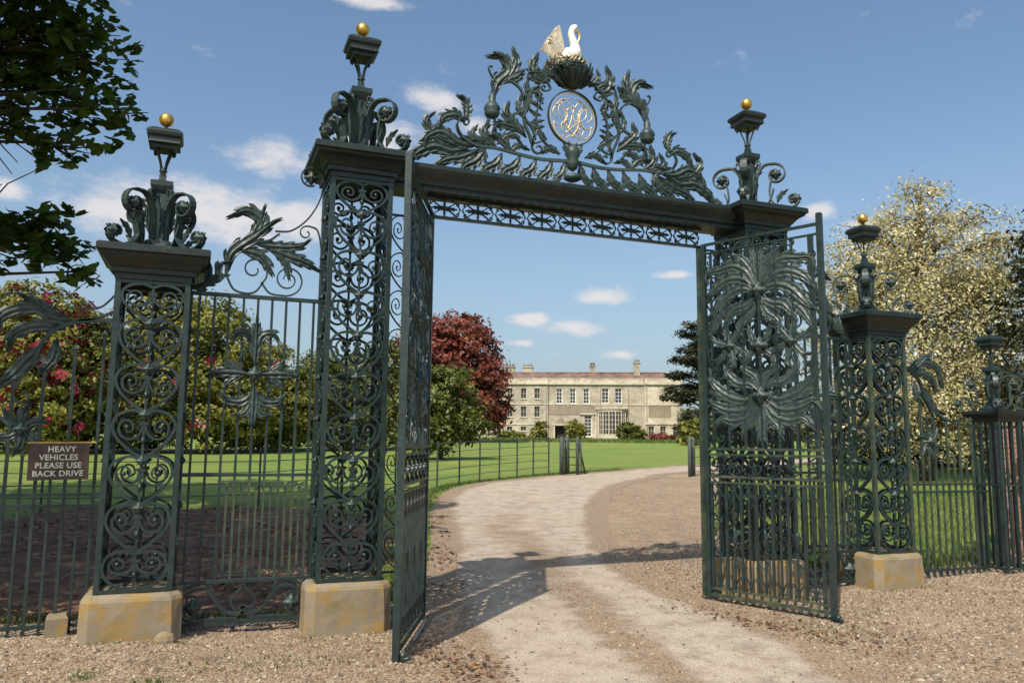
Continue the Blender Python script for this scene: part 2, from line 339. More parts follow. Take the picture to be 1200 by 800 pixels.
def sheet(name, poly, step, off, m, attr=None, fn=None):
    P = []
    for i in range(len(poly)):
        a, b = np.array(poly[i]), np.array(poly[(i + 1) % len(poly)]); k = max(1, int(np.linalg.norm(b - a) / step))
        P += [a + (b - a) * t / k for t in range(k)]
    nb = len(P); P = np.array(P); lo, hi = P.min(0), P.max(0); g = np.stack(np.meshgrid(np.arange(lo[0], hi[0], step), np.arange(lo[1], hi[1], step)), -1).reshape(-1, 2)
    g = g[inside(g[:, 0], g[:, 1], P)]; A = np.vstack([P, g + rng.uniform(-.05, .05, g.shape) * step])
    r = delaunay_2d_cdt([Vector(p) for p in A], [(i, (i + 1) % nb) for i in range(nb)], [list(range(nb))], 1, 1e-5)
    V = np.array([tuple(v) for v in r[0]]); F = np.array([f for f in r[2] if len(f) == 3])
    V3 = np.c_[V, H(V[:, 0], V[:, 1]) + off]
    me = fastmesh(name, V3, F, m, fn(V[:, 0], V[:, 1]) if fn else None, attr or 'tint', True)
    return obj(name, me, kind='structure')
apron = [(-9, -4), (14, -4), (15, 8.6), (12.5, 8.55), (10.3, 8.3), (9.4, 8.05), (8.1, 8.15), (7.6, 9.2), (8.3, 11.5), (10.4, 14.5), (13.2, 18.0), (16.6, 21.2), (18.3, 23.2), (16.5, 24.4), (12.2, 21.4), (9.2, 18.5), (6.6, 16.5), (5.4, 15.6), (4.3, 15.0), (3.6, 12.5), (2.6, 9.5), (1.9, 8.2), (1.0, 7.9), (-.8, 7.95), (-2.2, 8.0), (-9, 8.3)]
sheet('gravel_apron', apron, .16, .006, APRON)
RLc = cat([(.6, -4), (1.25, 2.0), (1.7, 5.2), (2.3, 8.47), (3.31, 11.82), (4.37, 15.64), (5.6, 18.9), (7.23, 21.18), (10.16, 23.2), (12.74, 24.75), (16.01, 26.88), (18.9, 28.4), (30, 34)], 6)
RRc = cat([(3.6, -4), (4.2, 2.0), (4.62, 4.49), (5.03, 5.77), (5.16, 7.46), (5.31, 8.75), (5.74, 10.24), (6.89, 12.9), (8.4, 15.79), (10.4, 18.75), (12.96, 21.3), (16.2, 23.89), (30, 31)], 6)
MC = (RLc + RRc) / 2; HW = np.linalg.norm(RLc - RRc, axis=1) / 2
def loose(x, y):
    D = np.hypot(x[:, None] - MC[None, :, 0], y[:, None] - MC[None, :, 1]); i = D.argmin(1); t = D[np.arange(len(x)), i] / HW[i]
    P_ = np.c_[x, y]; edge = np.full(len(x), 9.)
    for C in (RLc, RRc):
        A, B = C[:-1], C[1:]; AB = B - A; q = np.clip(((P_[:, None] - A) * AB).sum(2) / (AB ** 2).sum(1), 0, 1); edge = np.minimum(edge, np.linalg.norm(P_[:, None] - (A + q[..., None] * AB), axis=2).min(1))
    return np.clip(1.0 * np.exp(-(t / .22) ** 2) * np.clip(1.25 - np.hypot(x, y) / 26, .3, 1) + np.clip(1.25 - edge / .55, 0, 1) * 1.35, 0, 1.35)
sheet('drive', [tuple(p) for p in RLc] + [tuple(p) for p in RRc[::-1]], .16, .012, DRIVE, 'loose', loose)

# gravel stones, dead leaves and grass blades: nobody could count them
def stones(n, xr, yr, keep, smin, smax, name, m):
    x = rng.uniform(*xr, n); y = rng.uniform(*yr, n); k = keep(x, y); x, y = x[k], y[k]; n = len(x); r = smin + (smax - smin) * rng.random(n) ** 3; z = H(x, y) + .012
    q = rng.random(n) * 6.28; V = np.zeros((n, 5, 3))
    for j in range(4): V[:, j, 0] = x + r * np.cos(q + j * PI / 2) * rng.uniform(.7, 1.3, n); V[:, j, 1] = y + r * np.sin(q + j * PI / 2) * rng.uniform(.7, 1.3, n); V[:, j, 2] = z - .004
    V[:, 4, 0] = x + r * .2; V[:, 4, 1] = y; V[:, 4, 2] = z + r * .75
    base = np.arange(n)[:, None] * 5; F = np.stack([np.c_[base + j, base + (j + 1) % 4, base + 4] for j in range(4)], 1).reshape(-1, 3)
    o = obj(name, fastmesh(name, V.reshape(-1, 3), F, m, np.repeat(rng.random(n), 5)), kind='stuff'); return o
DPOLY = [tuple(p) for p in RLc] + [tuple(p) for p in RRc[::-1]]
def inview(x, y, marg=60):
    X = np.c_[x, y, np.zeros(len(x)) - CAMZ]; c = X @ FW; px = 600 + 940 * (X @ RT) / np.maximum(c, .01); return (c > .5) & (px > -marg) & (px < 1200 + marg)
def kg(x, y): return inview(x, y) & inside(x, y, apron) & ((~inside(x, y, DPOLY)) | (rng.random(len(x)) < .12 + .8 * (loose(x, y) > .75)))
o = stones(60000, (-3, 12), (3.5, 11), kg, .006, .021, 'gravel', PEBBLE); o['label'] = 'loose brown and buff gravel lying before and beneath the gates'; o['category'] = 'gravel'
def flat_leaves(n, pts, smin, smax, name, m, zoff=.02, tilt=.5):
    x, y = pts; n = len(x); z = H(x, y) + zoff + rng.random(n) * .012; q = rng.random(n) * 6.28; r = rng.uniform(smin, smax, n)
    T = np.c_[np.cos(q), np.sin(q), rng.uniform(-tilt, tilt, n)]; S = np.c_[-np.sin(q), np.cos(q), rng.uniform(-tilt, tilt, n)]; C = np.c_[x, y, z]
    V = np.stack([C - T * r[:, None], C + S * r[:, None] * .5, C + T * r[:, None], C - S * r[:, None] * .5], 1).reshape(-1, 3)
    return obj(name, fastmesh(name, V, np.arange(4 * n).reshape(-1, 4), m, np.repeat(rng.random(n), 4)), kind='stuff')
def gs(cx, cy, sx, sy, n, rot=0):
    a = rng.normal(0, sx, n); b = rng.normal(0, sy, n); return np.c_[cx + a * math.cos(rot) - b * math.sin(rot), cy + a * math.sin(rot) + b * math.cos(rot)]
pts = np.vstack([gs(1.95, 5.75, .14, .28, 260, -.3), gs(1.75, 6.15, .12, .15, 90), gs(4.95, 6.0, .14, .7, 330, .35), gs(5.6, 5.3, .4, .3, 40), gs(5.2, 7.3, .3, .8, 130)])
ly = 8.1 + 10 * rng.random(9000) ** 1.3; lx = rng.uniform(-4.5, 3.2, 9000) + (ly - 10) * .25; kk = np.sin(lx * 2.1 + np.sin(ly * 1.3) * 2) + np.sin(ly * 2.7 + lx) + rng.normal(0, .7, 9000) > .2
o = flat_leaves(0, (lx[kk], ly[kk]), .02, .055, 'leaf_litter', LITTER); o['label'] = 'carpet of old brown leaves under the trees behind the left railings'; o['category'] = 'leaf litter'
o = flat_leaves(0, (pts[:, 0], pts[:, 1]), .010, .032, 'dead_leaves', LITTER); o['label'] = 'brown dead leaves blown into drifts along the edges of the drive'; o['category'] = 'leaf litter'
def blades(x, y, hmin, hmax, name, wd=.006):
    n = len(x); z = H(x, y); q = rng.random(n) * 6.28; h = rng.uniform(hmin, hmax, n); lean = rng.normal(0, .35, (n, 2)) * h[:, None]
    V = np.stack([np.c_[x - wd * np.cos(q), y - wd * np.sin(q), z], np.c_[x + wd * np.cos(q), y + wd * np.sin(q), z], np.c_[x + lean[:, 0], y + lean[:, 1], z + h]], 1).reshape(-1, 3)
    return obj(name, fastmesh(name, V, np.arange(3 * n).reshape(-1, 3), GRASSB, np.repeat(rng.random(n), 3)), kind='stuff')
ex = []
X = rng.uniform(8.0, 24, 60000); Y = rng.uniform(8.0, 20, 60000); k = ~inside(X, Y, apron) & ~inside(X, Y, DPOLY) & inview(X, Y) & (np.hypot(X, Y) < 23); X, Y = X[k], Y[k]
o = blades(X, Y, .03, .11, 'lawn_grass', .007); o['label'] = 'short mown grass of the lawn behind the right hand railing'; o['category'] = 'grass'
E1 = np.repeat(RLc[18:58], 190, 0) + rng.normal(0, .12, (40 * 190, 2)) + np.array([-.28, .12])
E2 = np.repeat(np.array(cat(apron[4:14], 30)), 40, 0); E2 = E2 + rng.normal(0, .12, E2.shape)
E3 = np.c_[rng.uniform(-2.6, 1.4, 900), 8.05 + rng.normal(0, .1, 900)]
E = np.vstack([E1, E2[~inside(E2[:, 0], E2[:, 1], DPOLY)], E3]); o = blades(E[:, 0], E[:, 1], .03, .10, 'verge_grass', .008); o['label'] = 'rough grass tufts fringing the gravel and the drive'; o['category'] = 'grass'
clump = np.vstack([*[np.c_[cx_ + sx_ * rng.uniform(-.42, .42, 46), 7.05 - rng.random(46) * .07] for cx_, sx_ in ((-.415, 1), (1.28, 1), (7.505, 1), (5.81, 1))], gs(-.62, 6.15, .05, .05, 60), gs(-.2, 5.95, .06, .05, 60), gs(.55, 6.3, .4, .12, 130), gs(5.3, 5.9, .25, .2, 180), gs(6.4, 6.4, .3, .1, 60)])
o = blades(clump[:, 0], clump[:, 1], .012, .045, 'weeds', .008); o['label'] = 'low yellow green weeds sprouting through the gravel near the piers'; o['category'] = 'weeds'

# ------------------------------------------------------------------ iron scrollwork units
def heart_mb(hw, h, t=.0215, w=.026, bottom=False):
    """one heart: two lobes meeting in a point below, a cleft above, two volutes and a twisted stem inside; x +-hw, z 0..h"""
    m = MB()
    for s in (-1, 1):
        if bottom: o = [(0, .93), (.35, 1.0), (.78, .92), (.97, .62), (.86, .3), (.5, .06), (.1, .015)]
        else: o = [(0, .93), (.35, 1.03), (.80, .93), (.97, .70), (.82, .43), (.42, .17), (.02, 0)]
        P = cat(o, 4) * [hw * s, h]; m.strap(P, t, w)
        q = cat([(.03, .70), (.14, .50), (.42, .40), (.72, .50), (.76, .70), (.58, .82), (.38, .76), (.34, .62), (.48, .55), (.58, .64)], 3) * [hw * s, h]; m.strap(q, t * .95, w * .9, t * .6)
        m.ball((hw * s * .53, 0, h * .66), t * 1.0, 6)
    m.strap([(0, h * .9), (0, h * .45), (0, h * .02)], t * .9, t * .9)
    m.lathe([(t * .5, 0), (t * 1.05, h * .08), (t * .55, h * .17)], 6, (0, 0, h * .28))
    m.box(-t * 1.6, t * 1.6, -w * .6, w * .6, h * .70, h * .78)
    return m
def rosette_mb(r, side=-1):
    m = MB(); V = [(0, side * r * .7, 0)]; n = 16
    for k, (rr, y) in enumerate(((.35, .85), (.7, .5), (1, .1))):
        for j in range(n):
            q = 2 * PI * j / n; p = rr * r * (1 + .28 * math.cos(4 * q) * (k > 0)); V.append((p * math.cos(q), side * r * y * (1 + .2 * math.cos(4 * q) * (k == 1)), p * math.sin(q)))
    F = [(0, 1 + j, 1 + (j + 1) % n) for j in range(n)] + [(1 + k * n + j, 1 + k * n + n + j, 1 + k * n + n + (j + 1) % n, 1 + k * n + (j + 1) % n) for k in range(2) for j in range(n)]
    m.add(V, F, True); m.ball((0, side * r * .8, 0), r * .32, 6)
    for a in (.25, .75, 1.25, 1.75): m.strap([(0, 0), (r * 1.35 * math.cos(a * PI), r * 1.35 * math.sin(a * PI))], r * .5, r * .25, r * .1)
    return m
def bar(name, parent, x, z0, z1, m=IRON, r=.010, y=0., spike=False, twist=False):
    def mk():
        b = MB()
        if spike: b.squares([(r, z0), (r, z1 - .05), (r * 1.7, z1 - .045), (.001, z1)])
        else: b.squares([(r, z0), (r, z1)])
        if twist: b.lathe([(r, 0), (r * 2, .03), (r * 2.6, .07), (r * 1.6, .12), (r * 2.2, .16), (r, .2)], 8, (0, 0, (z0 + z1) / 2 - .1))
        return b.mesh(name, m)
    return obj(name, cached(('bar', z0, z1, m.name, r, spike, twist), mk), parent, (x, y, 0))
def rail(name, parent, x0, x1, z, h=.022, d=.03, m=IRON, y=0.):
    b = MB(); b.box(x0, x1, -d / 2, d / 2, z - h / 2, z + h / 2); return obj(name, b.mesh(name, m), parent, (0, y, 0))
def leafpart(parent, path, W, lobes=5, m=IRONL, name='acanthus_leaf', both=False, **kw):
    b = acan(path, W, lobes, **kw)
    if both: b.merge(acan(path, W, lobes, **{**kw, 'side': -kw.get('side', -1)}))
    return obj(name, b.mesh(name, m), parent)
def mir(path): return [(-x, z) for x, z in path]

# ------------------------------------------------------------------ lamp-like finial that crowns every pier
def finial(parent, z, k=1.0, ballm=GOLD, ny=0.):
    f = obj('finial', cached(('fin', k), lambda: MB().squares([(.13 * k, 0), (.13 * k, .03 * k), (.07 * k, .06 * k), (.055 * k, .12 * k), (.065 * k, .36 * k), (.05 * k, .5 * k), (.07 * k, .53 * k), (.085 * k, .56 * k), (.085 * k, .60 * k), (.03 * k, .62 * k), (.02 * k, .68 * k)]).mesh('finial', IRON)), parent, (0, 0, z))
    def bracket():
        b = MB(); w = .062 * k
        P = curl([(.07, .12), (.08, .34), (.15, .47), (.26, .48)], 1.3, .115, -1, 22, 4); b.strap(P * k, .014 * k, w)
        b.strap(curl([(.06, .48), (.10, .44), (.12, .50)], .8, .028, 1, 10, 4) * k, .011 * k, w * .7)
        P = curl([(.22, .34), (.20, .16), (.26, .05), (.36, .01), (.43, .02)], 1.1, .075, 1, 18, 4); b.strap(P * k, .013 * k, w)
        b.strap(cat([(.10, .10), (.15, .03), (.2, .10), (.24, .22)], 4) * k, .012 * k, w)
        for c in ((.265, .365), (.445, .095)):
            q = rosette_mb(.045 * k); b.merge(q, Matrix.Translation((c[0] * k, -w * .2, c[1] * k))); b.merge(rosette_mb(.045 * k, 1), Matrix.Translation((c[0] * k, w * .2, c[1] * k)))
        for sd in (-1, 1):
            for pp in ([(.27, .07), (.30, .14), (.36, .19)],): b.merge(acan([(x * k, z * k) for x, z in pp], .032 * k, 3, side=sd))
        return b.mesh('scroll_bracket', IRONL)
    for i in range(4): obj('scroll_bracket', cached(('brk', k), bracket), f, (0, 0, 0), PI / 4 + i * PI / 2)
    def leafs():
        b = MB()
        for i in range(4):
            q = acan([(.06 * k, .14 * k), (.085 * k, .26 * k), (.10 * k, .38 * k), (.16 * k, .44 * k)], .036 * k, 4)
            b.merge(q, Matrix.Rotation(i * PI / 2, 4, 'Z'))
        return b.mesh('collar_leaves', IRONL)
    obj('collar_leaves', cached(('cl', k), leafs), f)
    def cage():
        b = MB(); b.lathe([(.012 * k, .60 * k), (.03 * k, .66 * k), (.022 * k, .69 * k), (.035 * k, .70 * k), (.012 * k, .73 * k)], 10)
        for i in range(4):
            P = cat([(.02, .70), (.03, .76), (.06, .84), (.085, .90)], 4) * k; q = MB().strap(P, .014 * k, .016 * k)
            q.strap(curl([(.085 * k, .89 * k), (.105 * k, .875 * k)], .7, .014 * k, -1, 8, 3), .009 * k, .02 * k)
            b.merge(q, Matrix.Rotation(PI / 4 + i * PI / 2, 4, 'Z'))
        return b.mesh('lantern_cage', IRON)
    obj('lantern_cage', cached(('cage', k), cage), f)
    obj('lantern_cap', cached(('lcap', k), lambda: MB().squares([(.085 * k, .875 * k), (.09 * k, .90 * k), (.12 * k, .915 * k), (.116 * k, .93 * k), (.116 * k, .96 * k), (.134 * k, .975 * k), (.139 * k, 1.0 * k), (.126 * k, 1.02 * k), (.09 * k, 1.045 * k), (.03 * k, 1.06 * k), (.012 * k, 1.075 * k), (.012 * k, 1.10 * k)]).mesh('lantern_cap', IRONC)), f)
    obj('gilded_ball', cached(('gball', k, ballm.name), lambda: MB().ball((0, 0, 1.145 * k), .058 * k, 20).mesh('gilded_ball', ballm)), f)
    return f

# ------------------------------------------------------------------ the gate piers
PS = .57                                     # side of a pier
def pier(x, y, tall, label, ground=0., m=IRON):
    t = thing('gate_pier', label, 'gate pier', (x, y, 0), 0, 'ironwork piers of the gateway'); z1 = 4.02 if tall else 2.93
    def base():
        b = MB(); h = .37; c = .075; R = []
        for k, (q, z) in enumerate(((h, -.2), (h, .375), (h - .012, .40), (h - .045, .425))):
            cc = c; R += [(q, -q + cc, z), (q, q - cc, z), (q - cc, q, z), (-q + cc, q, z), (-q, q - cc, z), (-q, -q + cc, z), (-q + cc, -q, z), (q - cc, -q, z)]
        F = [(i * 8 + j, i * 8 + (j + 1) % 8, i * 8 + 8 + (j + 1) % 8, i * 8 + 8 + j) for i in range(3) for j in range(8)] + [tuple(24 + j for j in range(8))]
        b.add(R, F); me = b.mesh('stone_base', STONE); import bmesh; from mathutils import noise as mn
        bm = bmesh.new(); bm.from_mesh(me); bmesh.ops.triangulate(bm, faces=[f for f in bm.faces if len(f.verts) > 4]); bmesh.ops.subdivide_edges(bm, edges=bm.edges[:], cuts=5, use_grid_fill=True)
        for v in bm.verts:
            p = v.co; q = mn.fractal(p * 7, 1, 2, 4); e = max(0, mn.noise(p * 4.3 + Vector((3, 1, 7))) - .15) * max(0, (abs(p.x) + abs(p.y) - .60) * 5) * .05
            v.co = p + Vector((-p.x, -p.y, 0)).normalized() * (q * .006 + e) + Vector((0, 0, mn.noise(p * 9) * .005 - (e * .6 if p.z > .3 else 0)))
        bm.to_mesh(me); bm.free(); return me
    obj('stone_base', cached('sbase', base), t)
    hs = PS / 2
    for i, (sx, sy) in enumerate(((-1, -1), (1, -1), (1, 1), (-1, 1))):
        obj('corner_post', cached(('cp', tall, m.name), lambda: MB().squares([(.021, .43), (.021, z1)]).mesh('corner_post', m)), t, (sx * (hs - .021), sy * (hs - .021), 0))
    ros = [.74 + .37 * k for k in range(9 if tall else 6)]
    for k in range(4):
        a = k * PI / 2; ca, sa = math.cos(a), math.sin(a); yy = -(hs - .013)
        def P(z, yo=0.): return (-(yy + yo) * sa * -1 * -1, (yy + yo) * ca, z)
        loc = lambda z, yo=0.: (-sa * (yy + yo), ca * (yy + yo), z)
        for zz in (.445, z1 - .02): obj('cross_rail', cached(('cr',), lambda: MB().box(-(hs - .043), hs - .043, -.012, .012, -.013, .013).mesh('cross_rail', m)), t, loc(zz), a)
        hw = hs - .046
        obj('heart_scroll', cached('hbot', lambda: heart_mb(hw, .29, bottom=True).mesh('heart_scroll', IRON)), t, loc(.457), a)
        for z in ros[:-1]: 
            hh = obj('heart_scroll', cached('heart', lambda: heart_mb(hw, .37).mesh('heart_scroll', IRON)), t, loc(z), a)
            obj('rosette', cached('ros', lambda: rosette_mb(.039).mesh('rosette', IRONL)), hh, (0, -.012, .345))
        hh = obj('heart_scroll', cached(('htop', tall), lambda: heart_mb(hw, z1 - .04 - ros[-1], bottom=False).mesh('heart_scroll', IRON)), t, loc(ros[-1]), a)
        obj('rosette', cached('ros', None), hh, (0, -.012, -.02))
    def cap():
        e = .43 if not tall else .455
        return MB().squares([(.292, z1), (.292, z1 + .045), (.315, z1 + .05), (.318, z1 + .085), (.335, z1 + .10), (.352, z1 + .125), (.38, z1 + .155), (e - .03, z1 + .18), (e - .02, z1 + .20), (e, z1 + .21), (e, z1 + .255), (e - .015, z1 + .27), (.15, z1 + .285)]).mesh('cap', IRONC)
    obj('cap', cached(('cap', tall), cap), t)
    finial(t, z1 + .28, 1.15 if tall else 1.06)
    return t
CX = 3.545; GY0 = 7.435
pier(CX - 3.96, GY0, False, 'shorter scrollwork pier on a stone block beside the heavy vehicles sign')
pier(CX - 2.265, GY0, True, 'tall scrollwork pier just left of the narrow open gate leaf')
pier(CX + 2.265, GY0, True, 'tall scrollwork pier behind the leafy open gate leaf, under the right end of the beam')
pier(CX + 3.96, GY0, False, 'shorter mossy scrollwork pier on a stone block in front of the golden tree', m=IRONG)

# small plain-barred pier at the end of the right wing, and the one that mirrors it on the left
def small_pier(x, label):
    t = thing('railing_pier', label, 'railing pier', (x, GY0, 0), 0, 'plain barred piers at the ends of the railings')
    obj('kerb_stone', MB().box(-.42, .52, -.36, .3, -.2, .06).mesh('kerb_stone', STONE), t)
    for sx in (-1, 1):
        for sy in (-1, 1): obj('corner_post', cached('sp', lambda: MB().squares([(.022, .06), (.022, 1.96)]).mesh('corner_post', IRON)), t, (sx * .18, sy * .18, 0))
    for a in range(4):
        q = a * PI / 2
        for u in (-.06, .06): obj('bar', cached('sbr', lambda: MB().squares([(.012, .14), (.012, 1.96)]).mesh('bar', IRON)), t, (.18 * math.sin(q) + u * math.cos(q), -.18 * math.cos(q) + u * math.sin(q), 0))
        for z in (.15, 1.17): obj('cross_rail', cached('scr', lambda: MB().box(-.157, .157, -.01, .01, -.012, .012).mesh('cross_rail', IRON)), t, (.18 * math.sin(q), -.18 * math.cos(q), z), q)
    obj('cap', cached('scap', lambda: MB().squares([(.20, 1.96), (.21, 2.0), (.24, 2.03), (.26, 2.06), (.265, 2.09), (.25, 2.10), (.1, 2.11)]).mesh('cap', IRONC)), t)
    finial(t, 2.11, .92, IRONC)
    return t
small_pier(9.56, 'small plain barred pier with a lantern top where the right hand railing ends')

# ------------------------------------------------------------------ beam, frieze and crest over the gateway
ov = thing('overthrow', 'iron beam with pierced frieze and leafy crest spanning the open gateway', 'overthrow', (CX, GY0, 0))
prof = [(-.16, 4.035), (-.16, 4.07), (-.185, 4.085), (-.19, 4.12), (-.215, 4.15), (-.25, 4.19), (-.265, 4.22), (-.265, 4.255), (-.24, 4.27)]
pr = prof + [(-y, z) for y, z in prof[::-1]]; x0, x1 = -1.97, 1.97; n = len(pr)
b = MB(); b.add([(x, y, z) for x in (x0, x1) for y, z in pr], [(i, (i + 1) % n, n + (i + 1) % n, n + i) for i in range(n)] + [tuple(range(n))[::-1], tuple(n + i for i in range(n))])
obj('beam', b.mesh('beam', IRONC), ov)
for z in (3.825, 4.02): rail('frieze_rail', ov, -1.58, 1.58, z, .024, .05)
def frieze_mb():
    m = MB(); w, h = .165, .085
    for s in (-1, 1):
        for v in (-1, 1):
            m.strap(curl([(0, 0), (s * w * .4, v * h * .35), (s * w * .72, v * h * .80)], .75, .024, -s * v, 9, 4), .012, .018)
            m.strap(cat([(s * w, v * .0), (s * w * .8, v * h * .55), (s * w * .45, v * h), (0, v * h * .95)], 3), .010, .016)
        m.merge(acan([(s * .02, 0), (s * w * .4, 0), (s * w * .75, 0)], .022, 3)); m.merge(acan([(0, s * .02), (0, s * h * .8)], .018, 2))
    m.merge(rosette_mb(.032)); return m
for i in range(9): obj('frieze_scroll', cached('frz', lambda: frieze_mb().mesh('frieze_scroll', IRON)), ov, (-1.4 + i * .35, 0, 3.922))
ZB = 4.27
for s in (1, -1):
    M = (lambda p: p) if s == 1 else mir
    def st(path, t=.028, t1=None, w=.03, nm='stem'): o = MB().strap(np.array(M(path) if not isinstance(path, np.ndarray) else [(s * x, z) for x, z in path]), t, w, t1); return obj(nm, o.mesh(nm, IRONL), ov)
    st(cat([(.02, 4.60), (.35, 4.575), (.6, 4.59), (.86, 4.62), (1.08, 4.62), (1.24, 4.70), (1.29, 4.80)], 6), .034, .02)
    st(curl([(1.24, 4.68), (1.29, 4.78), (1.26, 4.87)], .9, .065, 1), .022, .012)
    st(curl([(.82, 4.82), (.72, 4.98), (.57, 5.08), (.56, 5.22)], 1.2, .10, 1, 22), .028, .014)
    st(cat([(.53, 5.42), (.52, 5.2), (.56, 4.98), (.50, 4.82), (.46, 4.70)], 6), .03, .024)
    st(curl([(.56, 5.0), (.45, 4.86), (.47, 4.70)], .95, .075, -1), .024, .012)
    st(cat([(.92, 5.15), (.91, 5.24), (.84, 5.34), (.72, 5.37), (.60, 5.30), (.56, 5.18)], 6), .03, .022)
    st(curl([(.86, 5.30), (.93, 5.40), (.96, 5.46)], .5, .035, 1, 8), .016, .008)
    st(cat([(.89, 4.97), (.87, 4.80), (.83, 4.70), (.72, 4.62)], 5), .016, .02)
    st(curl([(.30, 5.44), (.26, 5.36), (.32, 5.33)], .9, .04, 1, 12), .016, .009)
    st(curl([(.10, 5.43), (.22, 5.50), (.36, 5.42), (.42, 5.30)], .9, .045, -1, 14), .02, .01)
    st(cat([(.34, 5.25), (.42, 5.05), (.36, 4.80), (.15, 4.66)], 5), .018, .018)
    st(curl([(.30, 4.80), (.42, 4.74)], .9, .045, 1, 12), .018, .01)
    bd = MB(); bd.lathe([(.012, -.10), (.06, -.085), (.082, -.045), (.075, -.02), (.088, .0), (.078, .03), (.055, .06), (.035, .09), (.04, .13), (.02, .18)], 14, (s * .915, 0, 5.03)); obj('seed_bud', bd.mesh('seed_bud', IRONL), ov)
    lv = [([(.90, 5.16), (.86, 5.32), (.74, 5.46), (.80, 5.60), (.93, 5.60)], .095, 6), ([(.84, 5.30), (.72, 5.44), (.66, 5.58), (.68, 5.70)], .08, 5), ([(.78, 5.36), (.66, 5.42), (.58, 5.50)], .07, 4),
          ([(.30, 5.42), (.42, 5.46), (.46, 5.58), (.42, 5.70)], .075, 5), ([(.26, 5.44), (.38, 5.52), (.48, 5.50)], .055, 4),
          ([(.53, 5.05), (.50, 5.22), (.53, 5.34), (.52, 5.46)], .05, 5), ([(.55, 4.80), (.66, 4.90), (.75, 5.0), (.74, 5.10)], .075, 5), ([(.53, 4.78), (.62, 4.86), (.84, 4.88), (.90, 4.80)], .065, 5),
          ([(.86, 4.62), (.98, 4.74), (.96, 4.88)], .07, 4), ([(1.0, 4.63), (1.12, 4.72), (1.08, 4.82)], .05, 4), ([(.70, 4.62), (.80, 4.72), (.92, 4.74)], .06, 4),
          ([(1.20, 4.84), (1.30, 4.90), (1.42, 4.86), (1.46, 4.78)], .075, 5), ([(1.20, 4.86), (1.18, 4.96), (1.20, 5.06), (1.26, 5.10)], .065, 5),
          ([(1.10, 4.60), (1.28, 4.62), (1.45, 4.70), (1.60, 4.62), (1.62, 4.52)], .085, 6), ([(1.16, 4.58), (1.34, 4.52), (1.52, 4.54), (1.70, 4.44), (1.78, 4.30)], .085, 6), ([(1.05, 4.58), (1.22, 4.48), (1.40, 4.42), (1.52, 4.32)], .075, 5), ([(1.30, 4.60), (1.48, 4.64), (1.60, 4.78), (1.54, 4.88)], .07, 5),
          ([(.98, 4.60), (1.08, 4.46), (1.20, 4.38), (1.24, 4.29)], .07, 5), ([(.80, 4.58), (.86, 4.46), (.98, 4.38), (1.00, 4.29)], .065, 5), ([(.60, 4.58), (.66, 4.46), (.78, 4.38), (.80, 4.29)], .065, 5), ([(.42, 4.57), (.47, 4.45), (.57, 4.38), (.60, 4.29)], .06, 5), ([(.24, 4.58), (.28, 4.46), (.37, 4.38), (.40, 4.29)], .06, 5),
          ([(.08, 4.60), (.12, 4.46), (.20, 4.38), (.22, 4.29)], .05, 4), ([(.14, 4.66), (.26, 4.70), (.38, 4.64)], .05, 4), ([(.34, 4.95), (.42, 4.90), (.50, 4.93)], .035, 3), ([(.36, 5.05), (.44, 5.06), (.50, 5.10)], .03, 3), ([(.34, 5.18), (.40, 5.26), (.40, 5.38)], .04, 4), ([(.30, 4.80), (.40, 4.88), (.44, 4.98)], .04, 4),
          ([(.05, 5.42), (.14, 5.50), (.26, 5.50)], .05, 4), ([(.72, 4.60), (.62, 4.68), (.52, 4.66)], .045, 4), ([(.56, 4.98), (.62, 5.10), (.60, 5.22)], .045, 4), ([(.44, 4.80), (.40, 4.90), (.34, 4.93)], .03, 3), ([(.50, 4.95), (.40, 4.98), (.34, 5.0)], .028, 3), ([(.49, 5.2), (.42, 5.16), (.36, 5.12)], .028, 3),
          ([(.86, 4.66), (.76, 4.76), (.66, 4.78), (.60, 4.72)], .05, 4), ([(1.22, 4.7), (1.10, 4.66), (1.0, 4.56), (.98, 4.46)], .05, 4), ([(.20, 5.46), (.30, 5.58), (.30, 5.66)], .045, 4), ([(.55, 5.1), (.48, 5.30), (.40, 5.36)], .04, 4), ([(.94, 4.60), (1.0, 4.68), (1.12, 4.66)], .05, 4)]
    for path, W, lo in lv: leafpart(ov, M(path), W * (1.12 if path[-1][1] < 4.31 else .98), lo + 1, both=True)
mk = MB(); mk.lathe([(.01, -.13), (.05, -.10), (.07, -.04), (.06, .02), (.085, .06), (.07, .12), (.03, .16)], 10, (0, 0, 4.62))
for a in (-.9, -.3, .3, .9): mk.merge(acan([(0, 4.62), (math.sin(a) * .09, 4.70), (math.sin(a) * .14, 4.80)], .035, 3))
mk.lathe([(.05, -.06), (.10, -.03), (.09, .0), (.03, .03)], 10, (0, 0, 4.44))
obj('mask_boss', mk.mesh('mask_boss', IRONL), ov)
q = np.linspace(0, 2 * PI, 49); ring = np.c_[.285 * np.cos(q), 5.08 + .30 * np.sin(q)]
obj('oval_frame', MB().strap(ring, .011, .03).mesh('oval_frame', IRON), ov)
ring = np.c_[.262 * np.cos(q), 5.08 + .277 * np.sin(q)]
mo = obj('monogram', MB().strap(ring, .008, .012).mesh('monogram', GOLDL), ov)
mg = MB()                                    # interlaced, mirrored cipher of looping script strokes
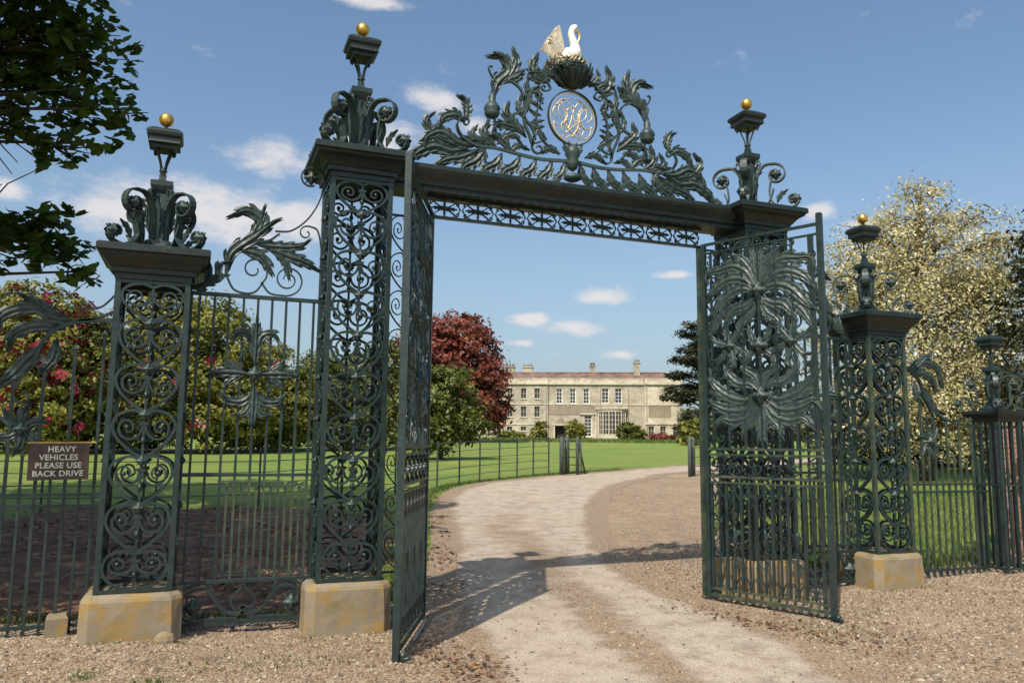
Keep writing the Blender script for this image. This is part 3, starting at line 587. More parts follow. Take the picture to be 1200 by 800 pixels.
for s in (-1, 1):
    for P in ([(.02, 5.30), (.12, 5.26), (.16, 5.12), (.02, 5.00), (-.10, 4.90), (-.13, 5.0), (-.04, 5.06)], [(-.20, 5.20), (-.10, 5.28), (-.02, 5.18), (.04, 4.98), (.12, 4.86), (.20, 4.92), (.22, 5.02)],
              [(-.02, 4.86), (.06, 4.98), (.09, 5.14), (.18, 5.20), (.23, 5.12), (.17, 5.05)], [(.0, 5.22), (.07, 5.15), (.06, 5.04), (.15, 4.98), (.22, 5.0)], [(-.14, 5.24), (-.06, 5.12), (-.10, 5.0), (-.02, 4.92), (.08, 4.85)]):
        mg.tube([(s * x, (-.006 if s > 0 else .006), z) for x, z in cat(P, 5)], .0065, 5)
obj('cipher_stroke', mg.mesh('cipher_stroke', GOLDL), mo)
# basket below the bird
bk = MB(); bk.lathe([(.03, 5.40), (.10, 5.44), (.17, 5.52), (.20, 5.60), (.185, 5.62), (.02, 5.60)], 18)
for i in range(14):
    a = 2 * PI * i / 14; q_ = acan([(.10, 5.44), (.19, 5.54), (.215, 5.64)], .03, 3); bk.merge(q_, Matrix.Rotation(a, 4, 'Z'))
obj('nest_cup', bk.mesh('nest_cup', IRON), ov)

# gilded and white pelican on its nest
pl = thing('pelican_statue', 'white and gilt pelican statue preening on a twiggy nest above the crest', 'statue', (CX - .06, GY0, 5.60))
ns = MB()
for i in range(150):
    a = random.uniform(0, 6.28); r = random.uniform(.13, .215); z = random.uniform(-.02, .10); d = random.uniform(.35, .9) * random.choice((-1, 1)); dz = random.uniform(-.05, .05)
    P = [(r * math.cos(a + d * t), r * math.sin(a + d * t), z + dz * t) for t in (-.5, 0, .5)]; ns.tube(P, .007, 4, .003)
obj('nest', ns.mesh('nest', IRONG), pl)
for i in range(26):
    a = i / 26 * 6.28; o = MB().tube([(.2 * math.cos(a), .2 * math.sin(a), .02), (.21 * math.cos(a + .25), .21 * math.sin(a + .25), .075 + .02 * (i % 3)), (.19 * math.cos(a + .5), .19 * math.sin(a + .5), .04)], .009, 5, .004)
    obj('gilt_twig', o.mesh('gilt_twig', GOLDL), pl)
# bird: body, neck bent so the beak touches the breast
bd = MB(); P = cat([(-.16, 0, .06), (-.08, 0, .10), (.0, 0, .15), (.07, 0, .20), (.085, 0, .29), (.06, 0, .37), (.045, 0, .44), (.075, 0, .50), (.125, 0, .475)], 5)
R = np.interp(np.linspace(0, 1, len(P)), [0, .12, .28, .40, .52, .65, .78, .90, 1], [.02, .075, .105, .085, .05, .040, .036, .045, .02]); bd.tube(P, R, 14); obj('body', bd.mesh('body', WHITE), pl)
bk_ = MB().tube(cat([(.115, 0, .485), (.145, 0, .42), (.12, 0, .34), (.085, 0, .28)], 4), .020, 8, .006); obj('beak', bk_.mesh('beak', GOLDL), pl)
for s in (-1, 1): obj('eye', MB().ball((.10, s * .034, .50), .007, 8).mesh('eye', IRON), pl)
for s in (-1, 1):
    wg = MB()
    for i in range(8):
        t = i / 7; q0 = (-.05 - .05 * t, .13 - .01 * t); q1 = (-.11 - .12 * t, .32 - .08 * t); q2 = (-.13 - .15 * t, .46 - .24 * t + .04 * math.sin(PI * t))
        f = acan([q0, q1, q2], .036, 1, side=s, cup=.1); wg.merge(f, Matrix.Translation((0, s * (.035 + .004 * i), 0)) @ Matrix.Rotation(s * -.06, 4, 'X'))
    obj('wing', wg.mesh('wing', WINGM), pl)
tl = MB()
for i in range(4): tl.merge(acan([(-.10, .09), (-.15, .10 + .01 * i), (-.20, .11 + .02 * i)], .025, 1), Matrix.Translation((0, -.03 + .02 * i, 0)))
obj('tail', tl.mesh('tail', WINGM), pl)

# ------------------------------------------------------------------ jamb panels between the tall piers and the opening
for s, lab in ((-1, 'narrow fixed scroll panel between the left tall pier and the opening'), (1, 'narrow fixed scroll panel between the right tall pier and the opening')):
    t = thing('jamb_panel', lab, 'jamb panel', (CX + s * 1.77, GY0, 0), 0, 'fixed panels beside the opening')
    obj('jamb_post', cached('jp', lambda: MB().squares([(.022, .05), (.022, 3.81)]).mesh('jamb_post', IRONG)), t, (-s * .21, 0, 0))
    for z in (.10, .45, 3.80): rail('cross_rail', t, -.186, .205, z, .02, .02)
    for i, z in enumerate([.46 + .37 * k for k in range(9)]):
        o = obj('heart_scroll', cached('jheart', lambda: heart_mb(.17, .37, .011, .02).mesh('heart_scroll', IRON)), t, (0, 0, z))
        obj('rosette', cached('ros', None), o, (0, -.01, .345))

# ------------------------------------------------------------------ the two open gate leaves
LL = 1.42
BAND = [(.1, .3), (.62, .3)]
def gate_leaf(loc, end, label, m):
    ax = math.atan2(end[1] - loc[1], end[0] - loc[0]); t = thing('gate_leaf', label, 'gate', (*loc, 0), ax, 'the two iron leaves of the open gate'); L_ = math.hypot(end[0] - loc[0], end[1] - loc[1])
    T0 = 3.84
    obj('hinge_stile', MB().squares([(.022, .06), (.022, T0)]).mesh('hinge_stile', m), t, (.03, 0, 0))
    obj('meeting_stile', MB().squares([(.024, .04), (.026, .02), (.026, T0 + .09), (.02, T0 + .10)]).mesh('meeting_stile', m), t, (L_, 0, 0))
    obj('inner_stile', MB().squares([(.014, .1), (.014, T0 - .1)]).mesh('inner_stile', m), t, (L_ - .085, 0, 0))
    for z, h, d in ((.075, .03, .035), (.14, .02, .03), (1.24, .02, .03), (1.30, .026, .04), (1.53, .02, .03), (1.59, .026, .04), (T0 - .11, .018, .03), (T0 - .01, .026, .035)):
        rail('rail', t, .052, L_ - .026, z, h, d, IRONG if z < 1.7 else m)
    nb = 15; s_ = (L_ - .16) / (nb - 1)
    for i in range(nb):
        x = .075 + s_ * i
        bar('bar', t, x,   .15, 1.23, m, .012 if i % 2 == 0 else .009, 0, False, i % 4 == 3)
    for i in range(7): bar('bar', t, .075 + (L_ - .23) * i / 6 + .04, 1.60, T0 - .12, m, .011)
    def sc2():
        b = MB()
        for s in (-1, 1):
            b.strap(curl([(0, .02), (s * .02, .09), (s * .04, .13)], .9, .024, -s, 11, 4), .009, .02); b.strap(curl([(0, 0), (s * .012, .03)], .8, .016, -s, 8, 3), .007, .016)
        return b.mesh('scroll_end', IRON)
    for i in range(7):
        x = .075 + s_ * (2 * i + 1)
        obj('scroll_end', cached('se', sc2), t, (x, 0, .15), 0); o = obj('scroll_end', cached('se', sc2), t, (x, 0, 1.23)); o.scale = (1, 1, -1)
        if i % 2: 
            for z in (.33, .60): leafpart(t, [(x, z), (x + .004, z + .09), (x + .03, z + .15), (x + .045, z + .12)], .026, 3, IRONL, 'bar_leaf', both=True)
    def s8():
        b = MB()
        for s in (-1, 1): b.strap(curl([(-.085 * s, -.075 * s), (-.03 * s, -.10 * s), (.05 * s, -.06 * s)], .85, .05, 1 , 14, 4), .012, .026)
        b.merge(rosette_mb(.02)); return b.mesh('band_scroll', IRON)
    for i in range(6): obj('band_scroll', cached('s8', s8), t, (.16 + (L_ - .30) * i / 5, 0, 1.415))
    c = (L_ - .05) / 2 + .02
    # beaten leaf work: two great acanthus sprays with scrolls and flower heads between them
    for s in (1, -1):
        X = lambda p: [(c + s * x, z) for x, z in p]
        A = [([(.03, 3.22), (.18, 3.28), (.36, 3.22), (.52, 3.05), (.60, 2.98)], .085), ([(.03, 3.26), (.16, 3.38), (.34, 3.40), (.50, 3.32), (.60, 3.20)], .085), ([(.02, 3.28), (.13, 3.46), (.28, 3.54), (.44, 3.52), (.58, 3.50), (.60, 3.42)], .08),
             ([(.02, 3.30), (.08, 3.46), (.18, 3.60), (.30, 3.66)], .06), ([(.02, 3.18), (.14, 3.10), (.28, 3.06), (.38, 2.92)], .075), ([(.01, 3.30), (.04, 3.50), (.05, 3.66), (.10, 3.72)], .045), ([(.03, 3.14), (.10, 3.00), (.20, 2.92), (.24, 2.80)], .06),
             ([(.30, 3.10), (.44, 3.02), (.54, 2.88), (.58, 2.78)], .06)]
        B = [([(.03, 2.16), (.20, 2.10), (.40, 2.16), (.54, 2.28), (.58, 2.40)], .085), ([(.03, 2.12), (.20, 2.00), (.40, 2.00), (.56, 2.06), (.62, 2.00)], .085), ([(.02, 2.10), (.14, 1.94), (.30, 1.88), (.44, 1.90), (.54, 1.80)], .08), ([(.02, 2.18), (.12, 2.26), (.26, 2.28), (.38, 2.40), (.36, 2.50)], .07),
             ([(.02, 2.08), (.08, 1.92), (.18, 1.82), (.22, 1.72)], .06), ([(.0, 2.06), (.03, 1.90), (.02, 1.76), (.05, 1.66)], .05), ([(.02, 2.20), (.06, 2.34), (.16, 2.42), (.14, 2.52)], .055), ([(.34, 2.08), (.48, 2.18), (.60, 2.18)], .05)]
        F = [([(.34, 2.68), (.34 + .17 * math.cos(a), 2.68 + .19 * math.sin(a)), (.34 + .25 * math.cos(a + .2), 2.68 + .26 * math.sin(a + .2))], .05) for a in (.3, 1.3, 2.3, 3.5, 4.5, 5.5)]
        D = [([(.0, 2.62), (.08, 2.74), (.12, 2.86)], .05), ([(.0, 2.60), (.10, 2.58), (.16, 2.48)], .05)]
        for p, W in A + B: leafpart(t, X(p), W * 1.08, 7, IRONL, both=True, depth=.62)
        for p, W in F + D: leafpart(t, X(p), W * 1.0, 4, IRONL, both=True, depth=.75)
        for p, tn, r, sg in (([(.02, 2.95), (.20, 2.86), (.26, 2.76)], 1.1, .07, -1), ([(.02, 2.40), (.16, 2.44), (.24, 2.56)], 1.1, .06, 1), ([(.60, 2.95), (.61, 2.7), (.58, 2.5)], .9, .07, -1), ([(.0, 3.70), (.10, 3.70)], .9, .045, -1), ([(.24, 3.72), (.36, 3.66)], .9, .04, 1), ([(.52, 3.44), (.61, 3.5)], .9, .05, 1), ([(.5, 1.9), (.56, 1.76), (.50, 1.68)], .9, .045, -1), ([(.05, 2.05), (.30, 2.3), (.52, 2.35)], .8, .06, 1), ([(.05, 3.1), (.3, 2.95), (.5, 3.1)], .8, .06, 1)):
            P = curl(p, tn, r, sg); P[:, 0] = c + s * P[:, 0]; o = MB().strap(P, .018, .022, .010); obj('scroll', o.mesh('scroll', IRON), t)
        o = MB(); o.merge(rosette_mb(.055)); o.merge(rosette_mb(.055, 1)); obj('flower_head', o.mesh('flower_head', IRONL), t, (c + s * .34, 0, 2.68))
    bo = MB(); bo.ball((0, 0, 0), .06, 12); bo.merge(rosette_mb(.08)); bo.merge(rosette_mb(.08, 1)); me = bo.mesh('boss', IRONL)
    for z in (3.24, 2.14, 2.66): obj('boss', me, t, (c, 0, z))
    for path in ([(c, 2.20), (c, 2.4), (c, 2.6), (c, 2.9), (c, 3.18)],): obj('spine_bar', MB().strap(np.array(path), .016, .02).mesh('spine_bar', IRON), t)
    return t, L_
gl, _ = gate_leaf((CX - 1.53, GY0 - .04), (1.455, 6.09), 'narrowly seen open gate leaf swung forward beside the left tall pier', IRON)
gr, _ = gate_leaf((CX + 1.565, GY0 - .04), (5.655, 6.16), 'broadly seen open gate leaf covered in acanthus sprays on the right of the drive', IRON)
for g, s in ((gl, 1), (gr, -1)):
    LX = math.hypot(.575, 1.33) - .02
    b = MB(); b.tube([(LX - .1, s * .05, .035), (LX + .02, s * .05, .03), (LX + .03, s * .12, .05)], .016, 6); b.ball((LX - .02, s * .05, .05), .03, 8); obj('drop_bolt', b.mesh('drop_bolt', IRON), g)
# pale iron strap lying on the ground below the left leaf
b = MB(); b.box(-.36, .36, -.012, .012, 0, .02); o = obj('stay_bar', b.mesh('stay_bar', plain('bare_metal', (.42, .36, .28), .6, 0, .25)), None, (1.86, 6.92, .035), math.atan2(1.0, .42), label='pale metal strap lying on the ground under the left gate leaf', category='metal bar')

# ------------------------------------------------------------------ screens between the short and tall piers
def screen(x, s, label):
    t = thing('iron_screen', label, 'screen', (x, GY0, 0), 0, 'railed screens between the short and tall piers'); hw = .565
    for z, h in ((2.90, .034), (1.33, .026), (.44, .026), (.10, .03)): rail('rail', t, -hw, hw, z, h, .034)
    for u in (-hw + .012, hw - .012): obj('stile', cached('sst', lambda: MB().squares([(.013, .08), (.013, 3.92)]).mesh('stile', IRON)) if (u * s > 0) else cached('sst2', lambda: MB().squares([(.013, .08), (.013, 2.9)]).mesh('stile', IRON)), t, (u, 0, 0))
    for i in range(9): bar('bar', t, -hw + .122 * (i + .5) + .02, 1.343, 2.883, IRON, .0105)
    for i in range(9): bar('bar', t, -hw + .122 * (i + .5) + .02, .453, 1.317, IRONG if i > 2 else IRON, .0105)
    for i in range(2, 8): bar('dog_bar', t, -hw + .122 * (i + 1) + .02, .55, 1.20, IRONG, .0095)
    def pr():
        b = MB()
        for q in (-1, 1): b.strap(curl([(0, 0), (q * .014, .06)], 1.1, .026, -q, 12, 3), .011, .018)
        return b.mesh('bar_scroll', IRON)
    for i in range(2, 8):
        xx = -hw + .122 * (i + 1) + .02; o = obj('bar_scroll', cached('bsc', pr), t, (xx, 0, 1.19)); o = obj('bar_scroll', cached('bsc', pr), t, (xx, 0, .56)); o.scale = (1, 1, -1)
    # bottom wave scroll
    for q in (-1, 1):
        P = curl([(q * .02, .16), (q * .16, .20), (q * .30, .38), (q * .46, .34), (q * .50, .22)], 1.0, .085, -q, 18, 5); obj('base_scroll', MB().strap(P, .026, .03).mesh('base_scroll', IRON), t)
        P = curl([(0, .40), (q * .10, .28), (q * .05, .18)], .9, .045, -q, 12, 4); obj('base_scroll', MB().strap(P, .020, .026).mesh('base_scroll', IRON), t)
        o = MB(); o.merge(rosette_mb(.06)); obj('rosette', o.mesh('rosette', IRONL), t, (q * .40, -.01, .24)); obj('base_scroll', MB().strap(cat([(q * .55, .42), (q * .54, .28), (q * .44, .13), (q * .25, .13), (q * .04, .13)], 5), .022, .026).mesh('base_scroll', IRON), t); obj('base_scroll', MB().strap(curl([(q * .24, .30), (q * .26, .40), (q * .36, .43), (q * .46, .40)], 1.2, .12, -q, 18, 4), .018, .024).mesh('base_scroll', IRON), t)
    # cross-shaped leaf ornament on a lozenge
    cz = 2.21
    for a in range(4): obj('lozenge_bar', MB().strap([(.26 * math.cos(a * PI / 2), cz + .28 * math.sin(a * PI / 2)), (.26 * math.cos((a + 1) * PI / 2), cz + .28 * math.sin((a + 1) * PI / 2))], .012, .014).mesh('lozenge_bar', IRON), t, (0, -.02, 0))
    o = MB(); o.merge(rosette_mb(.055)); obj('rosette', o.mesh('rosette', IRONL), t, (0, -.03, cz))
    for q in (-1, 1):
        for (p, W, lo) in (([(q * .05, cz), (q * .2, cz + .01), (q * .34, cz)], .07, 4), ([(q * .10, cz), (q * .2, cz + .07), (q * .24, cz + .12)], .04, 3), ([(q * .10, cz), (q * .2, cz - .07), (q * .24, cz - .12)], .04, 3),
                           ([(0, cz + .2), (q * .05, cz + .34), (q * .14, cz + .36), (q * .19, cz + .30)], .06, 4), ([(0, cz - .16), (q * .09, cz - .24), (q * .20, cz - .24), (q * .26, cz - .19)], .06, 4), ([(0, cz - .22), (q * .07, cz - .34), (q * .15, cz - .36)], .045, 3)): leafpart(t, p, W, lo, y0=-.03)
    for p in ([(0, cz + .08), (0, cz + .3), (0, cz + .50)], [(0, cz - .08), (0, cz - .3), (0, cz - .48)]): leafpart(t, p, .06, 5, y0=-.03)
    # crest: big sweep rising to the tall pier, scrolls and one large acanthus branch
    def S(path, tt=.018, t1=None, w=.024):
        P = np.array(path); P[:, 0] *= s; obj('crest_scroll', MB().strap(P, tt, w, t1).mesh('crest_scroll', IRON), t)
    S(np.vstack([cat([(.12, 3.52), (.26, 3.54), (.40, 3.66), (.50, 3.84), (.54, 4.02)], 6), spiral(.42, 4.06, .12, .075, -.2, .85, 16)]), .014)
    S(curl([(-.28, 3.08), (-.20, 2.95), (-.04, 2.94), (.06, 3.08)], 1.15, .13, 1, 24), .018, .012)
    S(curl([(.02, 3.04), (.10, 2.945), (.24, 2.93)], 1.75, .15, 1, 34), .015, .01)
    S(curl([(.545, 3.35), (.50, 3.56), (.42, 3.60)], 1.0, .075, 1, 16), .013, .009)
    S(cat([(.53, 3.22), (.55, 3.3), (.54, 3.45)], 4), .013)
    S(cat([(-.28, 3.08), (-.27, 3.25), (-.14, 3.40), (.05, 3.42), (.16, 3.50)], 6), .03, .018)
    for p, W, lo in (([(-.27, 3.10), (-.24, 3.28), (-.06, 3.44), (.08, 3.58), (.14, 3.62)], .075, 5), ([(-.06, 3.42), (.0, 3.58), (-.12, 3.68), (-.26, 3.62)], .075, 5), ([(-.10, 3.44), (-.02, 3.6), (.02, 3.74)], .05, 4),
                     ([(-.04, 3.38), (.18, 3.38), (.34, 3.40), (.42, 3.46)], .06, 5), ([(.05, 3.36), (.24, 3.30), (.38, 3.26), (.50, 3.20)], .07, 5), ([(.10, 3.36), (.22, 3.24), (.26, 3.10)], .05, 4), ([(-.18, 3.32), (.0, 3.28), (.10, 3.14)], .07, 4),
                     ([(-.60, 2.94), (-.46, 2.97), (-.42, 3.10), (-.50, 3.22), (-.56, 3.20)], .05, 4), ([(-.50, 2.96), (-.36, 3.04), (-.34, 3.16), (-.26, 3.20)], .05, 4), ([(-.44, 3.02), (-.34, 3.06), (-.26, 3.08)], .03, 3)):
        leafpart(t, [(s * a, b_) for a, b_ in p], W * 1.05, lo, both=True)
    o = MB(); o.merge(rosette_mb(.055)); o.merge(rosette_mb(.055, 1)); obj('rosette', o.mesh('rosette', IRONL), t, (s * .42, 0, 4.06))
    return t
screen(.43, 1, 'railed screen with a leafy cross ornament between the two left piers')
screen(2 * CX - .43, -1, 'railed screen hidden behind the right gate leaf, between the two right piers')

# ------------------------------------------------------------------ railings of the outer wings
def wing_railing(x0, x1, s, label, m, shift=0):
    t = thing('railing', label, 'railing', ((x0 if s > 0 else x1), GY0, 0), 0, 'low railings of the outer wings'); W = abs(x1 - x0)
    R = lambda z, h=.024: rail('rail', t, 0 if s > 0 else -W, W if s > 0 else 0, z, h, .032, IRON)
    for z in (.16, 1.09, 1.18): R(z)
    k = 0; x = .07
    while x < W - .03:
        top = 2.58 - (x * .62 if x < .9 else .56) if k % 2 == 0 else 1.50 + .03 * (k % 4 == 1)
        bar('bar', t, s * x, .03, round(top, 3), m, .012 if k % 2 == 0 else .010, 0, True); k += 1; x += .105
    def S(path, tt=.02, t1=None, w=.028): P = np.array(path, float); P[:, 0] *= s; obj('bracket_scroll', MB().strap(P, tt, w, t1).mesh('bracket_scroll', IRON), t)
    def LF(p, W_, lo=5): leafpart(t, [(s * a, b_) for a, b_ in p], W_, lo, both=True)
    S(cat([(.0, 2.70), (.16, 2.62), (.30, 2.60)], 5), .018)
    S(cat([(.0, 2.62), (.30, 2.58), (.50, 2.45), (.60, 2.20), (.85, 2.0), (1.2, 1.92), (W - .05, 1.90)], 6), .032, .022)
    S(curl([(.0, 2.85), (.12, 2.72), (.26, 2.70)], .8, .03, -1, 8), .014, .01)
    S(curl([(.50, 2.30), (.62, 2.15), (.70, 2.0)], 1.0, .08, -1), .018, .012)
    LF([(.30, 2.58), (.48, 2.62), (.60, 2.72), (.70, 2.78)], .07); LF([(.34, 2.58), (.55, 2.68), (.80, 2.62), (.88, 2.40)], .07, 6); LF([(.36, 2.52), (.56, 2.54), (.72, 2.46), (.76, 2.34)], .07); LF([(.5, 2.4), (.62, 2.26), (.74, 2.10), (.86, 2.05)], .07); LF([(.42, 2.44), (.44, 2.28), (.52, 2.16)], .06)
    cz, cx = 1.70, .62
    for i in range(6):
        a = i * PI / 3 + .5; LF([(cx, cz), (cx + .09 * math.cos(a), cz + .11 * math.sin(a)), (cx + .17 * math.cos(a + .25), cz + .20 * math.sin(a + .25))], .05, 3)
    o = MB(); o.merge(rosette_mb(.05)); obj('rosette', o.mesh('rosette', IRONL), t, (s * cx, -.01, cz))
    return t
wing_railing(CX + 3.96 + .29, 9.36, 1, 'spiked railing with a leafy bracket running from the right short pier to the lantern pier', IRONG)
wing_railing(9.77, 12.6, 1, 'spiked railing carrying on to the right beyond the small lantern pier', IRON)
wing_railing(-4.2, CX - 3.96 - .29, -1, 'shaded spiked railing with a curled leaf bracket at the left edge, behind the sign', IRON)

# ------------------------------------------------------------------ the sign
sg = thing('notice_sign', 'dark brown painted notice asking heavy vehicles to use the back drive', 'sign', (-1.03, GY0 - .06, 1.30))
sg.rotation_euler = (0, math.radians(-1), 0)
obj('board', MB().box(-.215, .215, -.012, .012, 0, .29).mesh('board', BROWNW), sg)
obj('top_edge', MB().box(-.225, .265, -.016, .014, .29, .302).mesh('top_edge', TAN), sg)
dg = None
for i, tx in enumerate(('HEAVY', 'VEHICLES', 'PLEASE USE', 'BACK DRIVE')):
    cu = bpy.data.curves.new('lettering', 'FONT'); cu.body = tx; cu.size = .063; cu.extrude = .0015; cu.offset = .0011; cu.align_x = 'CENTER'; cu.space_character = 1.04
    tmp = bpy.data.objects.new('lettering', cu); COL.objects.link(tmp); dg = bpy.context.evaluated_depsgraph_get(); me = bpy.data.meshes.new_from_object(tmp.evaluated_get(dg)); bpy.data.objects.remove(tmp)
    me.materials.clear(); me.materials.append(CREAM); me.name = 'lettering'; o = obj('lettering', me, sg, (0.0 if i else .02, -.0155, .222 - .064 * i)); o.rotation_euler = (PI / 2, 0, 0)
for x in (-.15, .15): obj('clip', MB().box(x - .012, x + .012, .012, .055, .05, .07).mesh('clip', IRON), sg)
# small stone beside the left pier base
b = MB(); b.squares([(.075, -.1), (.078, .14), (.062, .165)]); o = obj('stone_block', b.mesh('stone_block', STONE), None, (-.96, 7.40, .09), .1, label='small pale stone block standing at the left foot of the left pier base', category='stone block')
o = obj('fallen_stone', (lambda b: b.mesh('fallen_stone', STONE))(MB().lathe([(.02, -.02), (.078, .0), (.084, .035), (.07, .07), (.035, .095), (.005, .10)], 9, sm=False)), None, (-.16, 7.005, .05), .1, (1, .5, 1.0), label='rounded grey stone leaning on the front of the left pier base', category='stone')

# ------------------------------------------------------------------ trees
def crown_pts(lobes, n, clump, spread):
    """leaf positions gathered in clumps over and inside overlapping ellipsoids (centre, radii)"""
    W = np.array([r[0] * r[1] * r[2] for _, r in lobes]) ** .67; W /= W.sum(); nc = max(8, n // clump)
    k = rng.choice(len(lobes), nc, p=W); C = np.array([c for c, _ in lobes], float)[k]; R = np.array([r for _, r in lobes], float)[k]
    d = rng.normal(size=(nc, 3)); d /= np.linalg.norm(d, axis=1)[:, None]; rr = 1 - .62 * rng.random(nc) ** 1.6; cc = C + d * R * rr[:, None]
    i = rng.integers(0, nc, n); P = cc[i] + rng.normal(0, spread, (n, 3)) * np.array([1, 1, .6]); nrm = d[i] * .9 + rng.normal(0, .55, (n, 3)) + [0, 0, .35]
    return P, nrm, rng.random(nc)[i] * .45 + rng.random(n) * .55
def leaf_mesh(name, P, nrm, tint, size, m, asp=.55):
    n = len(P); nrm = nrm / np.linalg.norm(nrm, axis=1)[:, None]; a = np.cross(nrm, rng.normal(size=(n, 3))); a /= np.linalg.norm(a, axis=1)[:, None]; b = np.cross(nrm, a)
    s = (size * rng.uniform(.6, 1.35, n))[:, None]
    V = np.stack([P - a * s, P + b * s * asp + nrm * s * .15, P + a * s, P - b * s * asp + nrm * s * .15], 1).reshape(-1, 3)
    F = np.arange(4 * n).reshape(-1, 4); T = np.concatenate([F[:, [0, 1, 2]], F[:, [0, 2, 3]]])
    return fastmesh(name, V, T, m, np.repeat(tint, 4))
def limb(m, p0, p1, r0, r1, bend=.12, n=6):
    p0, p1 = np.array(p0, float), np.array(p1, float); L_ = np.linalg.norm(p1 - p0); t = np.linspace(0, 1, n)[:, None]
    P = p0 + (p1 - p0) * t + rng.normal(0, bend * L_ * .35, (1, 3)) * np.sin(PI * t) + rng.normal(0, .02 * L_, (n, 3)) * np.sin(PI * t); m.tube(P, r0, 7, r1); return P
def tree(name, label, catg, base, h, trunk_r, lobes, n, size, m, clump=26, spread=.28, group=None, asp=.55, lean=(0, 0), flowers=None, trunk_top=.65, twigs=0):
    x, y = base; z = float(H(x, y)); t = thing(name, label, catg, (x, y, z), 0, group)
    P, nr, ti = crown_pts(lobes, n, clump, spread); k = P[:, 2] > .05; P, nr, ti = P[k], nr[k], ti[k]
    obj('crown', leaf_mesh('crown', P, nr, ti, size, m, asp), t)
    tr = MB(); T = limb(tr, (0, 0, -.2), (lean[0], lean[1], h * trunk_top), trunk_r, trunk_r * .4, .06, 8)
    for c, r in lobes:
        i = min(len(T) - 1, max(2, int(len(T) * min(.95, (c[2] - r[2] * .6) / (h * trunk_top))))); q = limb(tr, T[i], c, trunk_r * .38, trunk_r * .12)
        for _ in range(3): d = rng.normal(size=3); d[2] = abs(d[2]) * .6; d /= np.linalg.norm(d); limb(tr, q[3], np.array(c) + d * np.array(r) * .85, trunk_r * .12, trunk_r * .03)
    for i in rng.choice(len(P), twigs) if twigs else []:
        c, r = min(lobes, key=lambda l: np.linalg.norm(np.array(l[0]) - P[i])); q0 = np.array(c) + (P[i] - np.array(c)) * rng.uniform(.05, .4); limb(tr, q0 + rng.normal(0, .15, 3), P[i], .022, .005, .15, 5)
    obj('trunk', tr.mesh('trunk', BARK), t)
    if flowers:
        nf, fs, fz = flowers; i = rng.choice(len(P), nf); i = i[(P[i, 2] > fz[0] * h) & (P[i, 2] < fz[1] * h)]; C = np.repeat(P[i] + nr[i] * .12, 14, 0) + rng.normal(0, fs, (len(i) * 14, 3))
        obj('blossom', leaf_mesh('blossom', C, np.repeat(nr[i], 14, 0), rng.random(len(C)), fs * .9, LF_RED, .8), t)
    return t
def at(px, d, dz=0):      # map a bearing read off the photograph and a distance to ground coordinates
    q = ray(px, 520); q = q[:2] / np.hypot(q[0], q[1]); return (float(q[0] * d), float(q[1] * d))
def lob(*a): return [((x, y, z), (rx, ry, rz)) for x, y, z, rx, ry, rz in a]
# copper beech and the green tree in front of it
tree('copper_beech', 'large dark red copper beech standing left of the stone house', 'tree', at(530, 89), 15, .5,
     lob((0, 0, 8, 5.6, 5, 5.6), (2.4, -1, 6, 3.8, 4, 4.8), (-3, 0, 9, 4, 4, 5), (.5, 0, 12, 3.6, 3.6, 2.4), (3.6, 0, 3.6, 2.4, 3, 2.8), (-5, 0, 5, 4, 4, 4.5)), 30000, .26, LF_BEECH, 30, .42)
gt = (LF_GR,)
tree('bushy_tree', 'low round green tree on the lawn in front of the copper beech', 'tree', at(515, 37), 4.4, .16,
     lob((0, 0, 2.5, 1.9, 1.7, 1.7), (1.2, -.2, 1.7, 1.1, 1.1, 1.1), (-1.3, 0, 2.1, 1.4, 1.3, 1.6), (.2, 0, 3.5, 1.1, 1.1, .9), (-.6, -.3, 1.2, 1.5, 1.2, 1.0)), 15000, .10, LF_GR, 26, .17)
# belt of trees behind the left railings
belt = [(-40, 50, 8.5, 3.6, LF_YG, 'yellow green leafy tree at the far left edge with a few red blossoms low down', 160), (40, 43, 8.1, 3.2, LF_YG, 'tree hung with red blossom behind the notice sign', 330), (100, 44, 6.9, 3.0, LF_GR, 'green tree with red blossom behind the left stone pier', 240),
        (175, 47, 9.2, 3.2, LF_YG, 'bright yellow green tree behind the left scrollwork pier', 0), (240, 44, 8.3, 2.9, LF_YG, 'yellow green tree with a little red blossom behind the cross ornament of the screen', 40), (305, 49, 6.9, 3.1, LF_YG, 'lower orange tinged tree seen through the right half of the screen', 0),
        (372, 51, 6.2, 3.0, LF_GR, 'green tree seen through the lower hearts of the left tall pier', 0), (440, 55, 7.8, 3.2, LF_GR, 'dark green tree between the left tall pier and the copper beech', 0)]
for px, d, h, r, m, lab, nf in belt:
    b_ = at(px, d); j = lambda: rng.uniform(-.5, .5)
    tree('broadleaf_tree', lab, 'tree', b_, h, .22, lob((j(), j(), h * .55, r, r * .9, h * .36), (-r * .6, j(), h * .38, r * .8, r * .7, h * .33), (r * .6, j(), h * .36, r * .8, r * .7, h * .32), (j(), j(), h * .78, r * .6, r * .6, h * .2), (j(), -.8, h * .2, r * .9, r * .7, h * .2)),
         22000, .115, m, 30, .22, 'belt of trees behind the left railings', flowers=(nf, .12, (.15, .9)) if nf else None)
